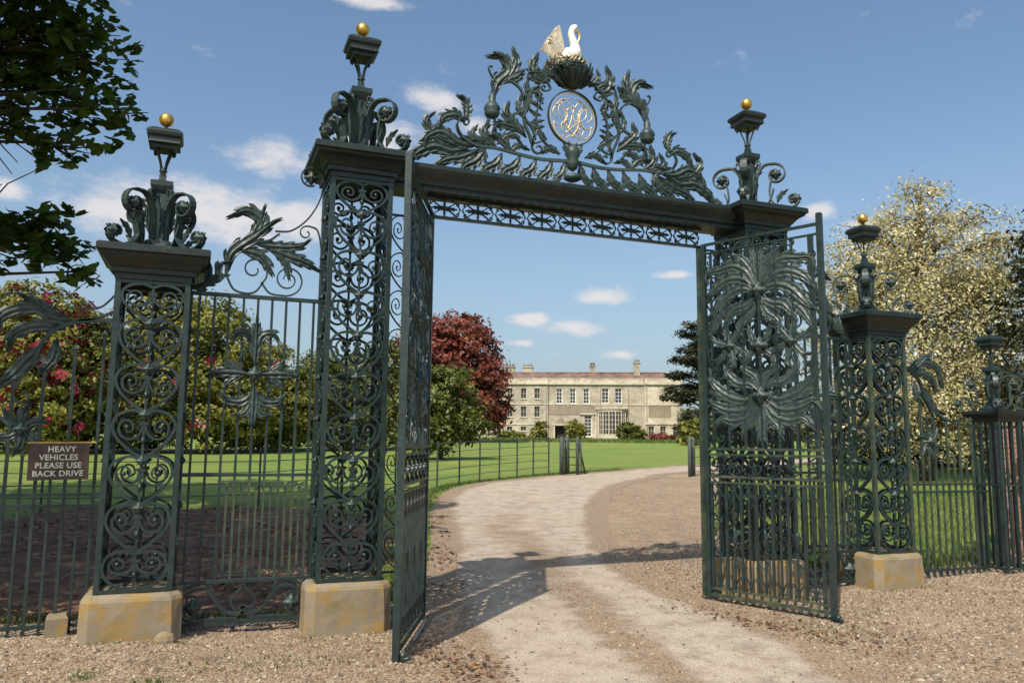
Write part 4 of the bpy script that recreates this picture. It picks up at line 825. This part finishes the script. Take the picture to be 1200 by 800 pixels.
# golden blossoming tree on the right
tree('golden_tree', 'tall pale golden leaved tree spreading behind the right short pier', 'tree', at(1085, 27), 9.6, .25,
     lob((0, 0, 4.6, 3.3, 3, 3.2), (-2.2, 0, 3.6, 1.8, 2.4, 2.9), (2.1, 0, 3.5, 2.2, 2.4, 2.9), (-.8, 0, 6.6, 2.2, 2.2, 1.7), (1.2, 0, 6.0, 1.9, 2, 1.6), (.1, 0, 7.9, 1.1, 1.2, 1.1), (-1.2, 0, 7.2, .9, 1, .9), (0, -.8, 2.0, 3.2, 1.6, 1.7), (-2.4, -.2, 5.6, 1.2, 1.5, 1.4), (1.6, -.9, 8.0, 1.5, .4, .3), (2.0, -1.4, 7.2, 1.6, .4, .25), (.4, 0, 8.9, .8, .6, .4)), 50000, .052, LF_GOLD, 20, .19, twigs=500)
t_ = tree('golden_shrub', 'golden twiggy side tree whose branches reach up toward the dark evergreen', 'tree', at(1165, 29), 8.6, .14,
     lob((0, 0, 3.6, 2.0, 2, 2.8), (-.6, 0, 5.6, 1.2, 1.2, 1.4), (.8, .3, 6.6, .7, .7, .8), (-1.0, 0, 7.9, .9, .6, .35), (.2, 0, 7.4, .8, .6, .3)), 10000, .052, LF_GOLD, 18, .13, twigs=260)
tree('dark_evergreen', 'very dark evergreen tree at the right edge of the view', 'tree', at(1274, 26), 7.7, .3,
     lob((0, 0, 4, 1.9, 2, 3.6), (.2, 0, 6.2, 1.4, 1.4, 1.6), (.1, 0, 1.6, 2.1, 2, 1.6)), 14000, .10, LF_DARK, 22, .16)
for px, d, h, lab in ((1000, 38, 4.0, 'dark bush under the golden tree, left of the right short pier'), (1100, 36, 3.8, 'dark hedge bush under the golden tree behind the right railing'), (1170, 34, 3.2, 'dark hedge bush behind the small lantern pier'), (1050, 38, 3.9, 'dark bush under the middle of the golden tree')):
    tree('dark_bush', lab, 'bush', at(px, d), h, .08, lob((0, 0, h * .45, 2.3, 1.4, h * .45), (1.3, 0, h * .35, 1.6, 1.2, h * .38), (-1.2, .1, h * .38, 1.5, 1.2, h * .36)), 5000, .12, LF_DARK, 24, .18, 'dark bushes under the golden tree')
# cedar right of the house: layered plates of foliage on dark crooked limbs
def cedar(base, h, label):
    x, y = base; t = thing('cedar_tree', label, 'tree', (x, y, float(H(x, y)))); tr = MB(); T = limb(tr, (0, 0, -.3), (.6, 0, h * .93), .55, .12, .04, 10); L_ = []
    for i in range(26):
        z = h * (.30 + .66 * i / 25); a = i * 2.39; r = (h * .40) * (1 - .55 * (i / 25) ** 1.5) * rng.uniform(.7, 1.05); p = T[min(9, int(z / h * 9.6))]
        e = np.array([r * math.cos(a), r * math.sin(a), z + rng.uniform(-.2, .9)]); limb(tr, (p[0], p[1], z - 1.2), e, .2, .06)
        for f in (.6, 1.0): L_.append(((e[0] * f, e[1] * f, e[2] * f + (z) * (1 - f) + .2), (r * .34, r * .34, .5)))
    L_.append(((.6, 0, h * .96), (1.4, 1.4, .8)))
    P, nr, ti = crown_pts(L_, 26000, 22, .34); nr[:, 2] += 1.2; obj('crown', leaf_mesh('crown', P, nr, ti, .22, LF_DARK, .6), t); obj('trunk', tr.mesh('trunk', BARK), t)
cedar(at(833, 120), 17.0, 'tall dark cedar with layered branches just right of the house')
tree('round_shrub', 'dark green shrub beneath the cedar at the right end of the house', 'shrub', at(826, 108), 5.5, .2, lob((0, 0, 2.4, 3.2, 2.4, 2.6), (-2.2, 0, 1.8, 1.8, 2, 1.9), (2.4, 0, 3.0, 2.6, 2, 2.6)), 6000, .26, LF_DARK, 24, .3)
tree('low_shrub', 'yellow green shrub at the field edge right of the house', 'shrub', at(812, 84), 2.6, .1, lob((0, 0, 1.2, 1.8, 1.4, 1.3), (1.4, 0, 1.3, 1.5, 1.2, 1.3)), 3500, .2, LF_YG, 24, .22)
tree('low_shrub', 'low reddish shrub in front of the right end bay of the house', 'shrub', at(776, 112), .9, .06, lob((0, 0, .5, 2.2, 1.2, .7), (1.4, 0, .4, 1.5, 1, .5)), 1800, .2, LF_BEECH, 24, .2)
tree('low_shrub', 'rounded green shrub on the lawn beside the bow window', 'shrub', at(738, 116), 2.6, .08, lob((0, 0, 1.3, 1.9, 1.4, 1.4), (1.3, 0, .9, 1.3, 1.2, 1.0)), 3000, .2, LF_GR, 24, .2)
tree('low_shrub', 'yellow green wall shrub just left of the porch', 'shrub', at(634, 123), 3.2, .08, lob((0, 0, 1.5, 1.1, .8, 1.6), (-.8, 0, 1.0, .8, .7, 1.0)), 2200, .18, LF_YG, 24, .18)
tree('low_shrub', 'taller green wall shrub just right of the porch', 'shrub', at(672, 122), 3.4, .08, lob((0, 0, 1.8, 1.4, .8, 1.7), (1.1, 0, 1.4, 1.0, .7, 1.2)), 3000, .18, LF_YG, 24, .2)
tree('low_shrub', 'low scrubby shrub under the left windows of the house', 'shrub', at(606, 123), 1.6, .08, lob((0, 0, .7, 2.6, .7, .8), (-2.4, 0, .7, 1.5, .7, .7)), 2400, .16, LF_YG, 24, .18)
# far-off woods that close the horizon
fx, fy, rs = [], [], []
Pw = []
for a in np.linspace(-1.1, 2.4, 240):
    d = rng.uniform(230, 280); x, y = d * math.sin(a), d * math.cos(a); h = rng.uniform(5, 8.5); z = float(H(x, y)); n = 260; dd = rng.normal(size=(n, 3)); dd /= np.linalg.norm(dd, axis=1)[:, None]
    Pw.append(np.c_[x + dd[:, 0] * 4.5, y + dd[:, 1] * 4, z + h * .5 + dd[:, 2] * h * .55])
Pw = np.vstack(Pw); o = obj('far_woods', leaf_mesh('far_woods', Pw, rng.normal(size=Pw.shape) + [0, -.4, .6], rng.random(len(Pw)), .9, LF_GR, .8)); o['kind'] = 'stuff'; o['label'] = 'low belt of distant woodland along the horizon'; o['category'] = 'woods'

# the big tree whose boughs hang in from the upper left: its trunk stands outside the frame behind the left railing
TB = (-7.2, 10.6); tz = float(H(*TB)); ft = thing('overhanging_tree', 'large leafed dark green tree whose boughs hang into the upper left corner', 'tree', (*TB, tz))
blob = [((-30, -40), (118, 90)), ((20, -20), (95, 60)), ((40, 60), (70, 62)), ((5, 120), (60, 55)), ((100, 105), (52, 30)), ((145, 128), (24, 14)), ((85, 168), (26, 24)), ((60, 30), (55, 45)), ((95, 60), (24, 30)),
        ((10, 285), (55, 30)), ((45, 265), (34, 16)), ((95, 318), (22, 12)), ((65, 296), (30, 10)), ((-30, 260), (50, 60))]
def invis(P):
    q = P - [0, 0, CAMZ]; c = q @ FW; return 600 + 940 * (q @ RT) / c, 400 - 940 * (q @ UP) / c
def lit_ok(P):            # keep only foliage whose shadow falls on the shaded ground behind the left railings
    s = P[:, 2]; gx = P[:, 0] + .58 * s; gy = P[:, 1] + .60 * s
    t = (7.0 - P[:, 1]) / .6; x7 = P[:, 0] + .58 * t; z7 = P[:, 2] - t
    ok = ~((t > 0) & (x7 > -1.25) & (z7 > -1.0)) & (gy > 7.9)
    lim = np.interp(gy, [7, 10, 12.5, 16, 20, 26], [1.8, 2.5, 3.7, 4.9, 6.2, 7.5]) + .5 * np.sin(gy * 2.3) * np.sin(gy * .9)
    return ok & (gx < lim)
n = 230000
P = np.c_[rng.uniform(-15, 0, n), rng.uniform(2.2, 19, n), rng.uniform(3.4, 14.5, n)]
cl = rng.uniform([-15, 2.2, 3.4], [0, 19, 14.5], (400, 3)); e = ((cl - [-7.0, 9.8, 8.8]) / [6.4, 8.2, 5.6]); cl = cl[(e ** 2).sum(1) < 1]
P = cl[rng.integers(0, len(cl), 29000)] + rng.normal(0, .42, (29000, 3)) * [1, 1, .55]
u, v = invis(P); vis = (u > -14) & (u < 1215) & (v > -14) & (v < 815); P = P[~vis & lit_ok(P)]
# boughs in view, at their own depths
Pv = []; br = MB(); T0 = np.array([0, 0, 0])
limb(br, (0, 0, -.2), (.3, -.2, 9.5), .42, .18, .05, 9)
def world(px, py, y): d = ray(px, py); t = y / d[1]; return np.array([d[0] * t, y, CAMZ + d[2] * t])
for (cx_, cy_), (rx, ry) in blob:
    yb = 10.2 + rng.uniform(-.5, .5); c = world(cx_, cy_, yb); sx = rx * .0118; sz = ry * .0118; n_ = int(58 * rx * ry / 1000) + 26
    cc = c + rng.normal(0, .5, (max(4, n_ // 7), 3)) * [sx, .55, sz]; k = cc[rng.integers(0, len(cc), n_)] + rng.normal(0, .085, (n_, 3)); Pv.append(k)
    org = np.array([*TB, tz]); limb(br, np.array([.3, -.2, min(8.5, max(3.2, c[2] - .9 - tz))]), c - org, .055, .012, .08, 7)
    for q in cc: limb(br, c - org + np.array([-sx * .6, .1, -.05]), q - org, .014, .005, .1, 5)
Pv = np.vstack(Pv); u, v = invis(Pv); Pv = Pv[(u < 168) & ~((v > 196) & (v < 240) & (u > -20)) & ~((v > 165) & (v < 240) & (u < 45)) & (v < 338)]; order = rng.permutation(len(Pv)); Pv = Pv[order]
u, v = invis(Pv); on = (u > 0) & (v > 0); big = np.where(on)[0][:300]; rest = np.ones(len(Pv), bool); rest[big] = False
obj('trunk', br.mesh('trunk', BARK), ft)
def lobedleaf():
    o = []; N_ = 21
    for i in range(N_):
        a = -PI * .86 + 2 * PI * .86 * i / (N_ - 1); r = .088 * (1 - .18 * abs(a) / PI) * (1 + .17 * math.cos(5 * a) + .06 * math.cos(15 * a)) ; o.append((r * math.cos(a), r * math.sin(a), .012 * math.cos(5 * a) - .02 * (r / .085) ** 2))
    V = [(-.01, 0, .008)] + o; F = [(0, i + 1, i + 2) for i in range(N_ - 1)]; V.append((-.07, 0, -.015)); V.append((-.07, .003, -.015)); F.append((0, N_ + 1, N_ + 2)); return V, F
LV, LF_ = lobedleaf(); lms = []
for k in range(4): lms.append(fastmesh('leaf', np.array(LV) * (.72 + .09 * k), LF_, LF_NEAR, np.full(len(LV), .15 + .25 * k)))
for i in big:
    o = obj('leaf', lms[rng.integers(0, 4)], ft, tuple(Pv[i] - [*TB, tz])); o.rotation_euler = (rng.normal(0, .55), rng.normal(.25, .5), rng.uniform(0, 6.28))
def many_leaves(P, s, name):
    V0 = np.array(LV)[[0] + list(range(1, 22, 2))] * s; n = len(P); q = rng.uniform(0, 6.28, n); tx = rng.normal(0, .5, n); ty = rng.normal(.2, .5, n)
    A = np.repeat(V0[None], n, 0); c, s_ = np.cos(q), np.sin(q); X = A[:, :, 0] * c[:, None] - A[:, :, 1] * s_[:, None]; Y = A[:, :, 0] * s_[:, None] + A[:, :, 1] * c[:, None]; Z = A[:, :, 2] + X * np.tan(np.clip(tx, -1, 1))[:, None] * .8 + Y * np.tan(np.clip(ty, -1, 1))[:, None] * .8
    V = np.stack([X, Y, Z], -1) + P[:, None]; k = len(V0); F = np.concatenate([np.c_[np.arange(n) * k, np.arange(n) * k + j, np.arange(n) * k + j + 1] for j in range(1, k - 1)])
    return fastmesh(name, V.reshape(-1, 3), F, LF_NEAR, np.repeat(rng.random(n), k))
org = np.array([*TB, tz]); o = obj('foliage', many_leaves(np.vstack([Pv[rest]]) - org, .85, 'foliage'), ft, kind='stuff')
o = obj('foliage', leaf_mesh('foliage', P - org, rng.normal(size=P.shape) + [0, 0, 1.0], rng.random(len(P)), .17, LF_NEAR, .8), ft, kind='stuff')

# ------------------------------------------------------------------ estate fence along the drive, field gate posts
FEN = plain('fence_iron', (.035, .045, .038), .6, 0, .3, 20)
fpos = np.array([(-4.6, 17.0), (-2.6, 16.9), (-.7, 16.95), (1.2, 17.2), (2.9, 18.0), (4.4, 18.95), (5.65, 19.73), (6.55, 20.74), (7.37, 21.45), (8.24, 22.22), (9.0, 22.74), (9.76, 23.29), (10.39, 23.53)])
fe = thing('estate_fence', 'thin dark iron estate fence with flat rails along the left of the drive', 'fence', (*map(float, fpos[6]), float(H(*fpos[6])))); o3 = np.array([*fpos[6], float(H(*fpos[6]))])
for x, y in fpos:
    z = float(H(x, y)); obj('fence_post', cached('fp', lambda: MB().squares([(.018, -.1), (.018, 1.18), (.010, 1.2)]).mesh('fence_post', FEN)), fe, (x - o3[0], y - o3[1], z - o3[2]))
for k, zz in enumerate((.25, .47, .69, .91, 1.14)):
    b = MB(); b.tube([(x - o3[0], y - o3[1], float(H(x, y)) - o3[2] + zz) for x, y in fpos], .009 if k < 4 else .013, 5); obj('fence_rail', b.mesh('fence_rail', FEN), fe)
POST = plain('weathered_green_post', (.06, .075, .062), .7, 0, .35, 12)
kg_ = thing('kissing_gate', 'cluster of thick dark posts and struts where the estate fence meets the drive', 'gate posts', (11.2, 23.8, float(H(11.2, 23.8))))
for x, y, r in ((-.28, -.1, .075), (.02, .15, .085), (.26, -.15, .06)): obj('post', MB().lathe([(r, -.1), (r, 1.14), (r * .7, 1.2), (.01, 1.22)], 10, (x, y, 0)).mesh('post', POST), kg_)
obj('strut', MB().tube([(.30, -.15, 1.12), (.42, -.1, .6), (.66, .1, 0)], .035, 8).mesh('strut', POST), kg_)
obj('strut', MB().tube([(.62, .3, 1.1), (.60, .3, .5), (.62, .3, -.05)], .022, 8).mesh('strut', POST), kg_)
for z in (.3, .55, .8, 1.08): obj('rail', MB().tube([(-.28, -.1, z), (.02, .15, z + .01), (.62, .3, z)], .014, 6).mesh('rail', FEN), kg_)
sg2 = thing('field_fence', 'short run of dark posts and rails on the right of the drive bend', 'fence', (14.65, 21.9, float(H(14.65, 21.9)))); o4 = np.array([14.65, 21.9, float(H(14.65, 21.9))])
fp2 = [(14.45, 21.75), (14.75, 22.0), (15.4, 22.5), (16.9, 22.3), (18.6, 22.1), (20.4, 21.9), (22.3, 21.7)]
for i, (x, y) in enumerate(fp2): obj('fence_post', MB().lathe([(.06 if i < 3 else .03, -.1), (.06 if i < 3 else .03, 1.2), (.01, 1.24)], 8).mesh('fence_post', POST), sg2, (x - o4[0], y - o4[1], float(H(x, y)) - o4[2]))
for zz in (.3, .6, .9, 1.15): obj('fence_rail', MB().tube([(x - o4[0], y - o4[1], float(H(x, y)) - o4[2] + zz) for x, y in fp2], .012, 5).mesh('fence_rail', FEN), sg2)

# pinkish brick wall glimpsed behind the small lantern pier
BR = plain('pink_brick', (.30, .155, .115), .85, 0, .35, 9); MO = plain('mortar', (.30, .25, .20), .9)
bx, by = at(1166, 13.6); bz = float(H(bx, by)); wall = thing('brick_wall', 'old pinkish brick wall seen between the bars of the lantern pier', 'wall', (bx, by, bz), -.75)
obj('mortar_core', MB().box(.0, 3.4, .012, .22, -.2, 1.80).mesh('mortar_core', MO), wall)
bm = [MB().box(-.105, .105, -.0, .1, -.033, .033 + .001 * k).mesh('brick', BR) for k in range(3)]
for r in range(24):
    for c in range(9): obj('brick', bm[(r * 7 + c) % 3], wall, (.115 + .225 * c + (.11 if r % 2 else 0), rng.uniform(-.004, .004), .02 + .075 * r))
obj('coping', MB().box(-.03, 3.43, -.03, .25, 1.80, 1.86).mesh('coping', STONE), wall)

# long pale meadow grass left uncut in front of the house
az = rng.uniform(.30, .60, 14000); dd = rng.uniform(100, 124, 14000); mx_, my_ = dd * np.sin(az), dd * np.cos(az)
o = blades(mx_, my_, .15, .55, 'meadow_grass', .05); o['label'] = 'long pale meadow grass growing in front of the stone house'; o['category'] = 'grass'
# ------------------------------------------------------------------ the house
def house_stone(name, c0, c1, c2):
    m, n, l, b = mat(name); g = n.new('ShaderNodeTexCoord').outputs['Object']; a = noise(n, l, .35, 8, .7, g); c = noise(n, l, 1.6, 8, .75, g)
    col = ramp(n, l, a, [(.3, c0), (.5, c1), (.72, c2)]); col = mixc(n, l, mathn(n, l, 'MULTIPLY', smooth(n, l, c, .45, .7), .5), col, (.22, .18, .12))
    br = n.new('ShaderNodeTexBrick'); br.inputs['Scale'].default_value = 1.0; br.inputs['Color1'].default_value = (1, 1, 1, 1); br.inputs['Color2'].default_value = (.82, .80, .78, 1); br.inputs['Mortar'].default_value = (.7, .66, .6, 1)
    br.inputs['Mortar Size'].default_value = .012; br.inputs['Brick Width'].default_value = .6; br.inputs['Row Height'].default_value = .3
    s = n.new('ShaderNodeSeparateXYZ'); l.new(g, s.inputs[0]); k = n.new('ShaderNodeCombineXYZ'); l.new(s.outputs[0], k.inputs[0]); l.new(s.outputs[2], k.inputs[1]); l.new(k.outputs[0], br.inputs['Vector'])
    l.new(mixc(n, l, 1.0, col, br.outputs[0], 'MULTIPLY'), b.inputs['Base Color']); b.inputs['Roughness'].default_value = .9; return m
HST = house_stone('house_stone', (.24, .215, .17), (.42, .37, .295), (.60, .54, .44))
HST2 = house_stone('pale_dressed_stone', (.46, .40, .31), (.58, .52, .41), (.68, .62, .51))
HST3 = plain('grey_render', (.25, .205, .15), .9, 0, .2, .8)
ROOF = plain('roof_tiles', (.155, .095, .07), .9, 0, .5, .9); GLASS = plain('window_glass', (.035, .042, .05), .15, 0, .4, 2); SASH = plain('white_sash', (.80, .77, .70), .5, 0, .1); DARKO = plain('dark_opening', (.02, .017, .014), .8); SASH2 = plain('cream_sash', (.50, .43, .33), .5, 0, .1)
HA = math.radians(26.0); hd = 129; hx0, hy0 = hd * math.sin(math.radians(24.9)), hd * math.cos(math.radians(24.9))
ho = thing('country_house', 'long two storey cream stone country house with red roof at the end of the lawn', 'house', (hx0, hy0, 2.33), -HA)
K = .0392
def hb(name, x0, x1, z0, z1, y0, y1, m, parent=ho): b = MB(); b.box(x0, x1, y0, y1, z0, z1); return obj(name, b.mesh(name, m), parent)
U = lambda X: (X - 555) * K
Vz = lambda Y: (555 - Y) * K
def facade(name, x0, x1, z0, z1, y, rects, m, depth=.35):
    xs = sorted({x0, x1, *[r[0] for r in rects], *[r[1] for r in rects]}); zs = sorted({z0, z1, *[r[2] for r in rects], *[r[3] for r in rects]}); b = MB()
    for i in range(len(xs) - 1):
        for j in range(len(zs) - 1):
            cx_, cz_ = (xs[i] + xs[i + 1]) / 2, (zs[j] + zs[j + 1]) / 2
            if any(r[0] < cx_ < r[1] and r[2] < cz_ < r[3] for r in rects): continue
            b.add([(xs[i], y, zs[j]), (xs[i + 1], y, zs[j]), (xs[i + 1], y, zs[j + 1]), (xs[i], y, zs[j + 1])], [(0, 1, 2, 3)])
    for r in rects:
        a, c, d, e = r; b.add([(a, y, d), (c, y, d), (c, y, e), (a, y, e), (a, y + depth, d), (c, y + depth, d), (c, y + depth, e), (a, y + depth, e)], [(0, 4, 5, 1), (1, 5, 6, 2), (2, 6, 7, 3), (3, 7, 4, 0)])
    return obj(name, b.mesh(name, m), ho)
def window(r, y, nx, nz, sash, fw=.07):
    a, c, d, e = r; t = obj('window', None, ho, ((a + c) / 2, y + .2, d)); w, h = c - a, e - d; f = MB(); f.box(-w / 2, -w / 2 + fw, -.04, .06, 0, h); f.box(w / 2 - fw, w / 2, -.04, .06, 0, h); f.box(-w / 2 + fw, w / 2 - fw, -.04, .06, 0, fw); f.box(-w / 2 + fw, w / 2 - fw, -.04, .06, h - fw, h)
    for i in range(1, nx): q = -w / 2 + w * i / nx; f.box(q - .025, q + .025, -.03, .05, fw, h - fw)
    for i in range(1, nz): q = h * i / nz; f.box(-w / 2 + fw, w / 2 - fw, -.02, .04, q - .025, q + .025)
    obj('frame', f.mesh('frame', sash), t); obj('pane', MB().box(-w / 2 + .02, w / 2 - .02, .065, .085, .02, h - .02).mesh('pane', GLASS), t)
    obj('sill', MB().box(-w / 2 - .1, w / 2 + .1, -.32, -.19, -.14, -.005).mesh('sill', HST2), ho, ((a + c) / 2, y + .2, d))
rl = [(U(X) - .44, U(X) + .44, Vz(y1), Vz(y0)) for X in (165, 222, 278, 333, 390, 445) for y0, y1 in ((346, 388), (420, 463), (502, 520))]
rm = [(U(X) - .5, U(X) + .5, Vz(408), Vz(346)) for X in (535, 590, 645)] + [(U(X) - .55, U(X) + .55, Vz(404), Vz(345)) for X in (722, 775)] + [(U(652) - .55, U(652) + .55, Vz(540), Vz(455)), (U(517), U(568), Vz(552), Vz(506))]
XL, XM, XR, XE = U(110), U(490), U(880), U(1028)
facade('wall', XL, XM, 0, Vz(312), -.3, rl, HST); facade('wall', XM, XR, 0, Vz(312), 0, rm[:-1], HST)
facade('end_bay_wall', XR, XE, 0, Vz(312), -.5, [(U(X) - .45, U(X) + .45, Vz(553), Vz(497)) for X in (905, 952, 1003)], HST2)
hb('side_wall', XE - .3, XE - .003, 0, Vz(312) - .02, -.49, 12, HST); hb('side_wall', XL, XL + .3, 0, Vz(312) - .02, -.29, 12, HST); hb('back_wall', XL + .31, XE - .31, 0, Vz(312) - .02, 11.7, 12, HST)
hb('side_wall', XM - .3, XM - .002, 0, Vz(312) - .02, -.28, .5, HST); hb('side_wall', XR + .003, XR + .3, 0, Vz(312) - .02, -.49, .5, HST)
for X in (165, 222, 278, 333, 390, 445):
    for (y0, y1), nz in (((346, 388), 2), ((420, 463), 2), ((502, 520), 1)): window((U(X) - .44, U(X) + .44, Vz(y1), Vz(y0)), -.3, 2, nz, SASH2 if nz == 1 else SASH2)
for i, r in enumerate(rm[:-1]): window(r, 0, 2, 4 if i < 5 else 6, SASH if i in (0, 1, 2, 5) else SASH, .11 if i < 3 else .08)
for X in (905, 952, 1003): window((U(X) - .45, U(X) + .45, Vz(553), Vz(497)), -.5, 2, 3, SASH2)
for x0, x1, y in ((XL - .1, XM, -.3), (XM + .002, XR - .12, 0), (XR, XE + .12, -.5)):
    hb('cornice', x0, x1, Vz(330), Vz(322), y - .28, y - .004, HST2); hb('cornice', x0, x1, Vz(321.9), Vz(312), y - .16, y + .3, HST2); hb('parapet', x0, x1, Vz(311.9), Vz(303), y - .03, y + .3, HST)
    hb('string_course', x0, x1, Vz(413), Vz(408), y - .09, y - .003, HST2)
hb('string_course', XL, XM, Vz(495), Vz(489), -.4, -.303, HST2); hb('plinth_band', XR - .05, XE + .08, Vz(490), Vz(482), -.68, -.503, HST2); hb('render_panel', U(895), U(985), Vz(462), Vz(415), -.53, -.503, HST3); hb('render_panel', U(815), U(1020), Vz(400), Vz(335), -.53, -.503, HST3) if False else None
hb('render_panel', U(492), U(680), Vz(452), Vz(418), -.06, -.003, HST3)
for X in (880, 925, 978, 1022): hb('pilaster', U(X) - .12, U(X) + .12, .1, Vz(491), -.58, -.504, HST2)
for X in (306, 484, 702, 815, 888):
    y_ = -.3 if X < 490 else (0 if X < 880 else -.5); obj('drainpipe', MB().lathe([(.055, 0), (.055, Vz(335))], 8, (U(X), y_ - .1, 0)).mesh('drainpipe', HST3), ho)
# roof: low hipped tiles behind the parapet
b = MB(); z0, z1 = Vz(308), Vz(275); x0, x1 = XL + .1, XE - .3; b.add([(x0, .3, z0), (x1, .1, z0), (x1 - 1.7, 3.2, z1), (x0 + 1.7, 3.2, z1), (x0, 11.6, z0), (x1, 11.6, z0), (x1 - 1.7, 8.6, z1), (x0 + 1.7, 8.6, z1)], [(0, 1, 2, 3), (5, 4, 7, 6), (1, 5, 6, 2), (4, 0, 3, 7), (3, 2, 6, 7)])
rf = obj('roof', b.mesh('roof', ROOF), ho)
b = MB(); b.tube([(x1, .1, z0 + .05), (x1 - 1.7, 3.2, z1 + .06)], .14, 6); obj('hip_tiles', b.mesh('hip_tiles', HST2), rf)
b = MB(); b.tube([(x0 + 1.7, 3.2, z1 + .03), (x1 - 1.7, 3.2, z1 + .03)], .12, 6); obj('ridge_tiles', b.mesh('ridge_tiles', ROOF), rf)
for X, wd, top, y in ((322, .8, 236, 4.5), (398, .85, 237, 4.5), (672, .42, 232, 4.0), (856, .5, 222, 2.8), (240, .8, 238, 4.5)):
    c = MB(); c.box(U(X) - wd, U(X) + wd, y - .5, y + .5, Vz(300), Vz(top + 14)); c.box(U(X) - wd - .12, U(X) + wd + .12, y - .62, y + .62, Vz(top + 13.9), Vz(top + 9)); 
    k = 3 if wd > .6 else 2
    for i in range(k): c.lathe([(.2, 0), (.16, .42), (.19, .45)], 8, (U(X) - wd + wd * 2 * (i + .5) / k, y, Vz(top + 9)))
    obj('chimney', c.mesh('chimney', HST), rf)
# bow window
bc = (U(690) + U(806)) / 2; bw = (U(806) - U(690)) / 2; bh = Vz(432); bo = obj('bow_window', None, ho, (bc, 0, 0)); NS = 7; an = [PI + PI * i / NS for i in range(NS + 1)]; pts = [(bw * math.cos(a), .75 * bw * math.sin(a)) for a in an]
f = MB(); g = MB()
for i in range(NS):
    (xa, ya), (xb, yb) = pts[i], pts[i + 1]; q = np.array([xb - xa, yb - ya]); q /= np.linalg.norm(q); nn = np.array([q[1], -q[0]])
    g.add([(xa, ya, .9), (xb, yb, .9), (xb, yb, bh - .35), (xa, ya, bh - .35)], [(0, 1, 2, 3)])
    for tt in (0, .5): cx_, cy_ = xa + (xb - xa) * tt + nn[0] * .03, ya + (yb - ya) * tt + nn[1] * .03; f.squares([(.075 if tt == 0 else .04, .8), (.075 if tt == 0 else .04, bh - .3)], (cx_, cy_, 0))
    for z in (.95, 1.7, 2.45, 3.2, 3.95): f.tube([(xa + nn[0] * .03, ya + nn[1] * .03, z), (xb + nn[0] * .03, yb + nn[1] * .03, z)], .045, 4)
obj('frame', f.mesh('frame', SASH2), bo); obj('pane', g.mesh('pane', GLASS), bo)
def half(r, z0, z1, nm, m): b = MB(); n = 17; V_ = [(r * math.cos(PI + PI * i / 16), .75 * r * math.sin(PI + PI * i / 16), z) for z in (z0, z1) for i in range(17)]; b.add(V_, [(i, i + 1, n + i + 1, n + i) for i in range(16)] + [tuple(range(17))[::-1], tuple(n + i for i in range(17))]); obj(nm, b.mesh(nm, m), bo)
half(bw + .06, 0, .88, 'base_wall', HST2); half(bw + .12, bh - .34, bh, 'entablature', HST2); half(bw + .28, bh + .003, bh + .16, 'cornice', HST)
# porch with pediment
po = obj('porch', None, ho, (U(543), 0, 0)); pc = []
for s in (-1, 1): obj('column', MB().box(s * 1.08 - .14, s * 1.08 + .14, -1.5, -1.22, 0, 2.25).mesh('column', HST2), po); obj('side_wall', MB().box(s * 1.1 - .1, s * 1.1 + .1, -1.21, -.01, 0, 2.24).mesh('side_wall', HST), po)
obj('lintel', MB().box(-1.35, 1.35, -1.58, -.01, 2.253, 2.52).mesh('lintel', HST2), po)
b = MB(); b.add([(-1.0, -1.5, 2.52), (1.0, -1.5, 2.52), (.55, -1.5, 3.1), (0, -1.5, 3.45), (-.55, -1.5, 3.1), (-1.0, -1.2, 2.52), (1.0, -1.2, 2.52), (.55, -1.2, 3.1), (0, -1.2, 3.45), (-.55, -1.2, 3.1)], [(0, 1, 2, 3, 4), (9, 8, 7, 6, 5), (1, 6, 7, 2), (2, 7, 8, 3), (3, 8, 9, 4), (4, 9, 5, 0)]); obj('carved_crest', b.mesh('carved_crest', HST3), po)
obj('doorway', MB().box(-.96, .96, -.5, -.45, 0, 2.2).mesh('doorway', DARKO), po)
# narrow columns beside the tall window
for X in (672, 684): hb('pilaster', U(X) - .1, U(X) + .1, 0, Vz(452), -.14, -.004, HST2)
hb('cornice', U(620), U(688), Vz(451.9), Vz(446), -.25, -.004, HST2)
